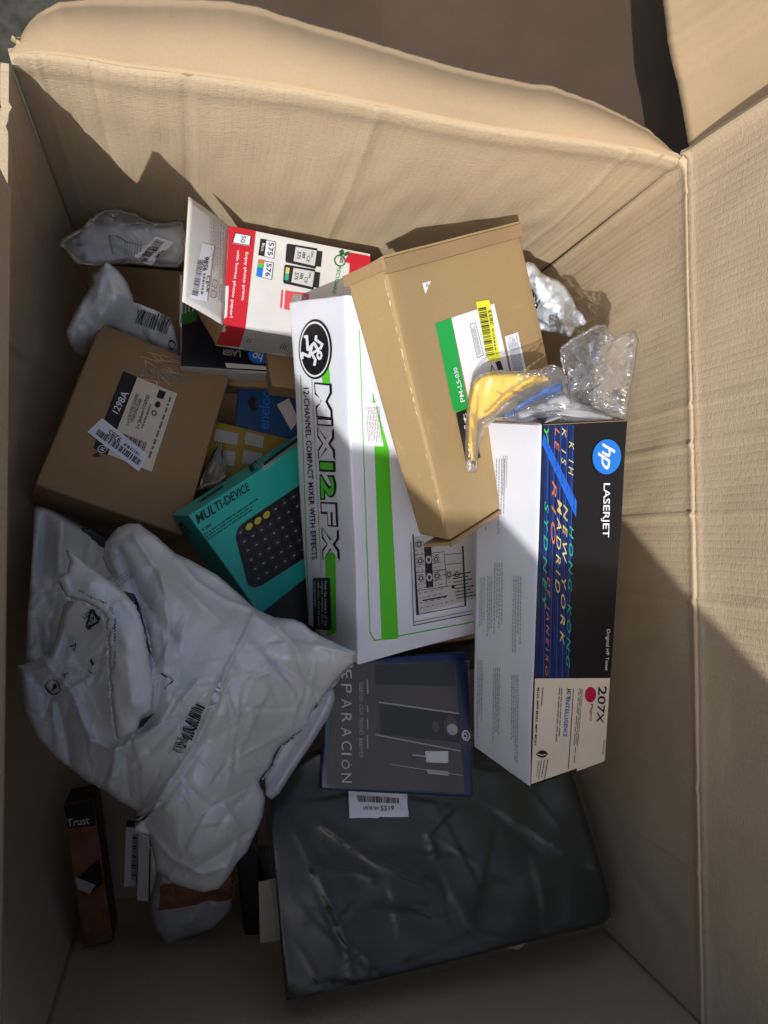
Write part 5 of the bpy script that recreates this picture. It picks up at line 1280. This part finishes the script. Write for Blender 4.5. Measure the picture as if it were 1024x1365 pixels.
ycb = [(622,630,.595),(620,590,.592),(622,545,.592),(629,512,.592),(640,499,.59),(660,494,.588),(700,494,.588),(718,491,.587),(735,486,.585),(748,490,.582),(757,505,.58),(762,530,.58),(790,545,.58),(828,560,.582),(760,566,.585),(700,564,.59),(660,560,.595),(646,572,.597),(638,600,.598),(636,630,.60)]
softmesh('clear_bag', ycb, M['film4'], yb, step=3.2, thick=.010, edge=4, jag=.6, auto=(40, R_(-35), .7, 20, 90, .003, 1.8), crumple=((30,.004,1.7,R_(-20)),), billow=.003, seed=77,
   folds=(([(640,505),(690,497),(740,495)],.006,3),([(650,560),(690,525),(735,495)],.008,4),([(668,560),(715,540),(758,515)],.006,3)))
ab = thing('crinkled_bag', 'puffed crinkled clear plastic bag at the open end of the toner carton', 'plastic bag', P(790,500,.66))
abo = [(745,465,.60),(760,452,.595),(778,443,.59),(793,434,.585),(806,432,.585),(815,445,.585),(822,448,.585),(835,444,.585),(846,440,.585),(851,452,.588),(848,480,.592),(843,510,.598),(838,545,.602),(836,562,.605),(790,562,.605),(760,556,.605),(752,530,.61),(752,505,.61),(748,485,.605)]
softmesh('film', abo, M['film'], ab, inner=[(790,490,.575),(820,500,.58),(775,520,.588)], step=2.8, thick=.012, edge=5, jag=.8, auto=(110, R_(-60), 1.0, 14, 60, .007, 1.5), crumple=((26,.012,1.7,R_(-50)),), billow=.004, seed=79,
   folds=(([(750,470),(775,480),(790,500)],.010,3),([(793,436),(800,470),(820,500)],.010,3),([(846,442),(838,480),(830,540)],.012,3),([(815,447),(808,480),(780,520)],-.010,4),([(800,530),(835,535)],.008,3)))
softmesh('inner_film', [(756,470,.62),(790,446,.61),(838,456,.61),(842,500,.615),(832,552,.62),(780,556,.62),(758,520,.62)], M['film'], ab, step=4, thick=.012, edge=12, auto=(40, R_(40), .9, 12, 50, .007, 2.0), crumple=((20,.006,1.7,R_(40)),), seed=80, under=False)
cord = smooth_px([(733,562),(745,553),(750,548),(754,545),(753,540),(758,541),(765,537),(776,532),(785,522),(800,512)], 40)
M['cord'] = plain('black_cord', sr('0D0D0F'), .4)
rr = .0009; V = []; Fc = []
for i, p in enumerate(cord):
    c = P(p.x, p.y, .592+.004*math.sin(i*.7)); q = (cord[min(i+1, 39)]-cord[max(i-1, 0)]); dirw = (P(q.x+p.x, q.y+p.y, .592)-P(p.x, p.y, .592)).normalized()
    s1 = dirw.cross(Vector((0, 0, 1))).normalized(); s2 = Vector((0, 0, 1))
    for k in range(6): a = k*math.pi/3; V.append(c+(s1*math.cos(a)+s2*math.sin(a))*rr*(1+.3*math.sin(i*2.1)))
    if i:
        for k in range(6): Fc.append(((i-1)*6+k, (i-1)*6+(k+1) % 6, i*6+(k+1) % 6, i*6+k))
ct = tag(mesh('cord_tie', V, Fc, M['cord'], None, True), 'short black twisted cord inside the clear bag above the toner carton', 'cord')

# ================================================================== THINGS DEEP AT THE NEAR LEFT
def slab(name, label, cat, quad, thick_, mat, part='body', r=.001, amp=.0006, seed=0, side=None):
    """quad: far-left, far-right, near-right, near-left as (px,py,d)"""
    c = {(0,1,1):P(*quad[0]),(1,1,1):P(*quad[1]),(1,0,1):P(*quad[2]),(0,0,1):P(*quad[3])}
    for q in list(c): c[(q[0],q[1],0)] = c[q]+Vector((0, 0, -thick_))
    t = thing(name, label, cat, c[(0,0,0)]); h = Hexa(c, r, amp, 9, seed, 10)
    h.build(part, [mat, side or mat], t, (1, 1, 1, 1, 1, 0)); return t, h.bvh
t, b = slab('headset_box', 'narrow orange brown retail carton standing low in the dark near left corner', 'carton', [(84,1072,.86),(124,1064,.86),(151,1254,.90),(112,1264,.90)], .05, M['brownpic'], seed=91, side=M['hpblack'])
patch('dark_print', b, Q((84,1073),(124,1065),(128,1100),(88,1104)), M['hpblack'], t, .0006, 4, 4)
text('lettering', b, Q((89,1091),(119,1087),(120,1097),(90,1101)), 'Trust', M['lgrey'], t, .001, .012)
mesh('dark_print', [drop(b, *p, .0008) for p in ((133,1144),(138,1175),(122,1190),(105,1168))], [(0,1,2,3)], M['hpblack'], t)
patch('tape', b, Q((100,1168),(128,1178),(120,1190),(104,1184)), M['grey'], t, .001, 3, 3)
t, b = slab('flat_strip', 'thin pale strip with a barcode standing beside the torn mailer in the near dark', 'package', [(168,1102,.86),(186,1104,.86),(182,1182,.88),(165,1183,.88)], .02, M['lgrey'], seed=92, side=M['cover2'])
barcode('barcode', b, [(181,1172),(183,1112),(177,1111),(175,1171)], M['ink'], t, .0008, 26, 22)
t, b = slab('white_carton', 'narrow white carton edge under the lower tip of the torn mailer', 'carton', [(184,1100,.84),(222,1110,.84),(216,1204,.87),(182,1200,.87)], .05, M['lgrey'], seed=93, side=M['cover2'])
patch('fold_line', b, Q((200,1105),(202,1105),(200,1203),(198,1203)), M['cover2'], t, .0006, 1, 6)
t, o, b = soft('snack_bag', 'dark foil pouch with a dull red print under the tip of the torn mailer', 'pouch',
  [(212,1150,.85),(260,1140,.85),(310,1150,.85),(316,1180,.86),(308,1215,.87),(285,1238,.88),(250,1252,.89),(222,1262,.89),(206,1240,.88),(198,1205,.87)], M['bagdark'] if 'bagdark' in M else M['grey'], step=5, thick=.02, edge=14, auto=(25, R_(-20), .8, 15, 60, .006, 2.6), crumple=((40,.008,2,R_(-20)),), seed=94)
patch('red_print', b, Q((215,1180),(312,1160),(308,1198),(212,1212)), M['brownpic'], t, .0012, 16, 8)
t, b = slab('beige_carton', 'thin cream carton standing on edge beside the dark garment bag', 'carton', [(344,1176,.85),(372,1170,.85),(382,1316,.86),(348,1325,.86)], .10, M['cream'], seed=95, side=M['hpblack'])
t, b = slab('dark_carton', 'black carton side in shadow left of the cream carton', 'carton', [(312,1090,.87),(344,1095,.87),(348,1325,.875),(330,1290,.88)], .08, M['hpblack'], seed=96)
t, o, b = soft('clear_wrap', 'folded clear wrap between the torn mailer and the garment bag', 'plastic film',
  [(330,1110,.80),(350,1080,.79),(360,1085,.79),(368,1150,.79),(366,1200,.80),(352,1160,.80)], M['film3'], step=5, thick=.006, edge=6, crumple=((30,.006,2,R_(80)),), seed=97, under=False)
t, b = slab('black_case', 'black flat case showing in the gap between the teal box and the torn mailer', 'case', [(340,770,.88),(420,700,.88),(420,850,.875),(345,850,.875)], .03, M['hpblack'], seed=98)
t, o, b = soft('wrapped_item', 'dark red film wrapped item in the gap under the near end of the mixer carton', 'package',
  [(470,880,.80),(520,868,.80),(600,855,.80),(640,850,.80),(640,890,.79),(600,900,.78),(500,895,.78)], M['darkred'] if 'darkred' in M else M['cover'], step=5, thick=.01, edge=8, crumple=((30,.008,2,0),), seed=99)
# print that sits on a label or sticker belongs to it
HOLD = ('price_sticker', 'yellow_sticker', 'shipping_label', 'label', 'label_panel', 'sticker', 'paper_label', 'number_panel', 'cartridge_label', 'icon', 'black_label', 'logo_disc', 'logo_ring', 'cover_print', 'navy_band', 'keyboard_picture', 'cartridge_picture')
kinds = lambda o: o.name.split('.')[0]
def span(o):
    b = [o.matrix_world @ Vector(c) for c in o.bound_box] if False else [Vector(c)+world_loc(o) for c in o.bound_box]
    xs = [q.x for q in b]; ys = [q.y for q in b]; return min(xs), max(xs), min(ys), max(ys)
for root in [o for o in bpy.data.objects if o.parent is None and o.type == 'EMPTY']:
    ch = list(root.children); holders = [(span(o), o) for o in ch if kinds(o) in HOLD]
    for o in ch:
        if o.type != 'MESH' or kinds(o) in HOLD or kinds(o) in ('body', 'case', 'film', 'cloth', 'clear_cover', 'green_stripe', 'end_flap', 'packing_tape'): continue
        a = span(o); best = None
        for h, ho in holders:
            if h[0] <= a[0]+.001 and h[1] >= a[1]-.001 and h[2] <= a[2]+.001 and h[3] >= a[3]-.001:
                ar = (h[1]-h[0])*(h[3]-h[2])
                if best is None or ar < best[0]: best = (ar, ho)
        if best: o.parent = best[1]
# heap of dull cartons that fills the bottom of the box
for i, (x, y, sx, sy, a, nm) in enumerate(((.06,-.62,.10,.14,.3,'a'),)):
    pass
print('objects', len(bpy.data.objects), 'faces', sum(len(m.polygons) for m in bpy.data.meshes))
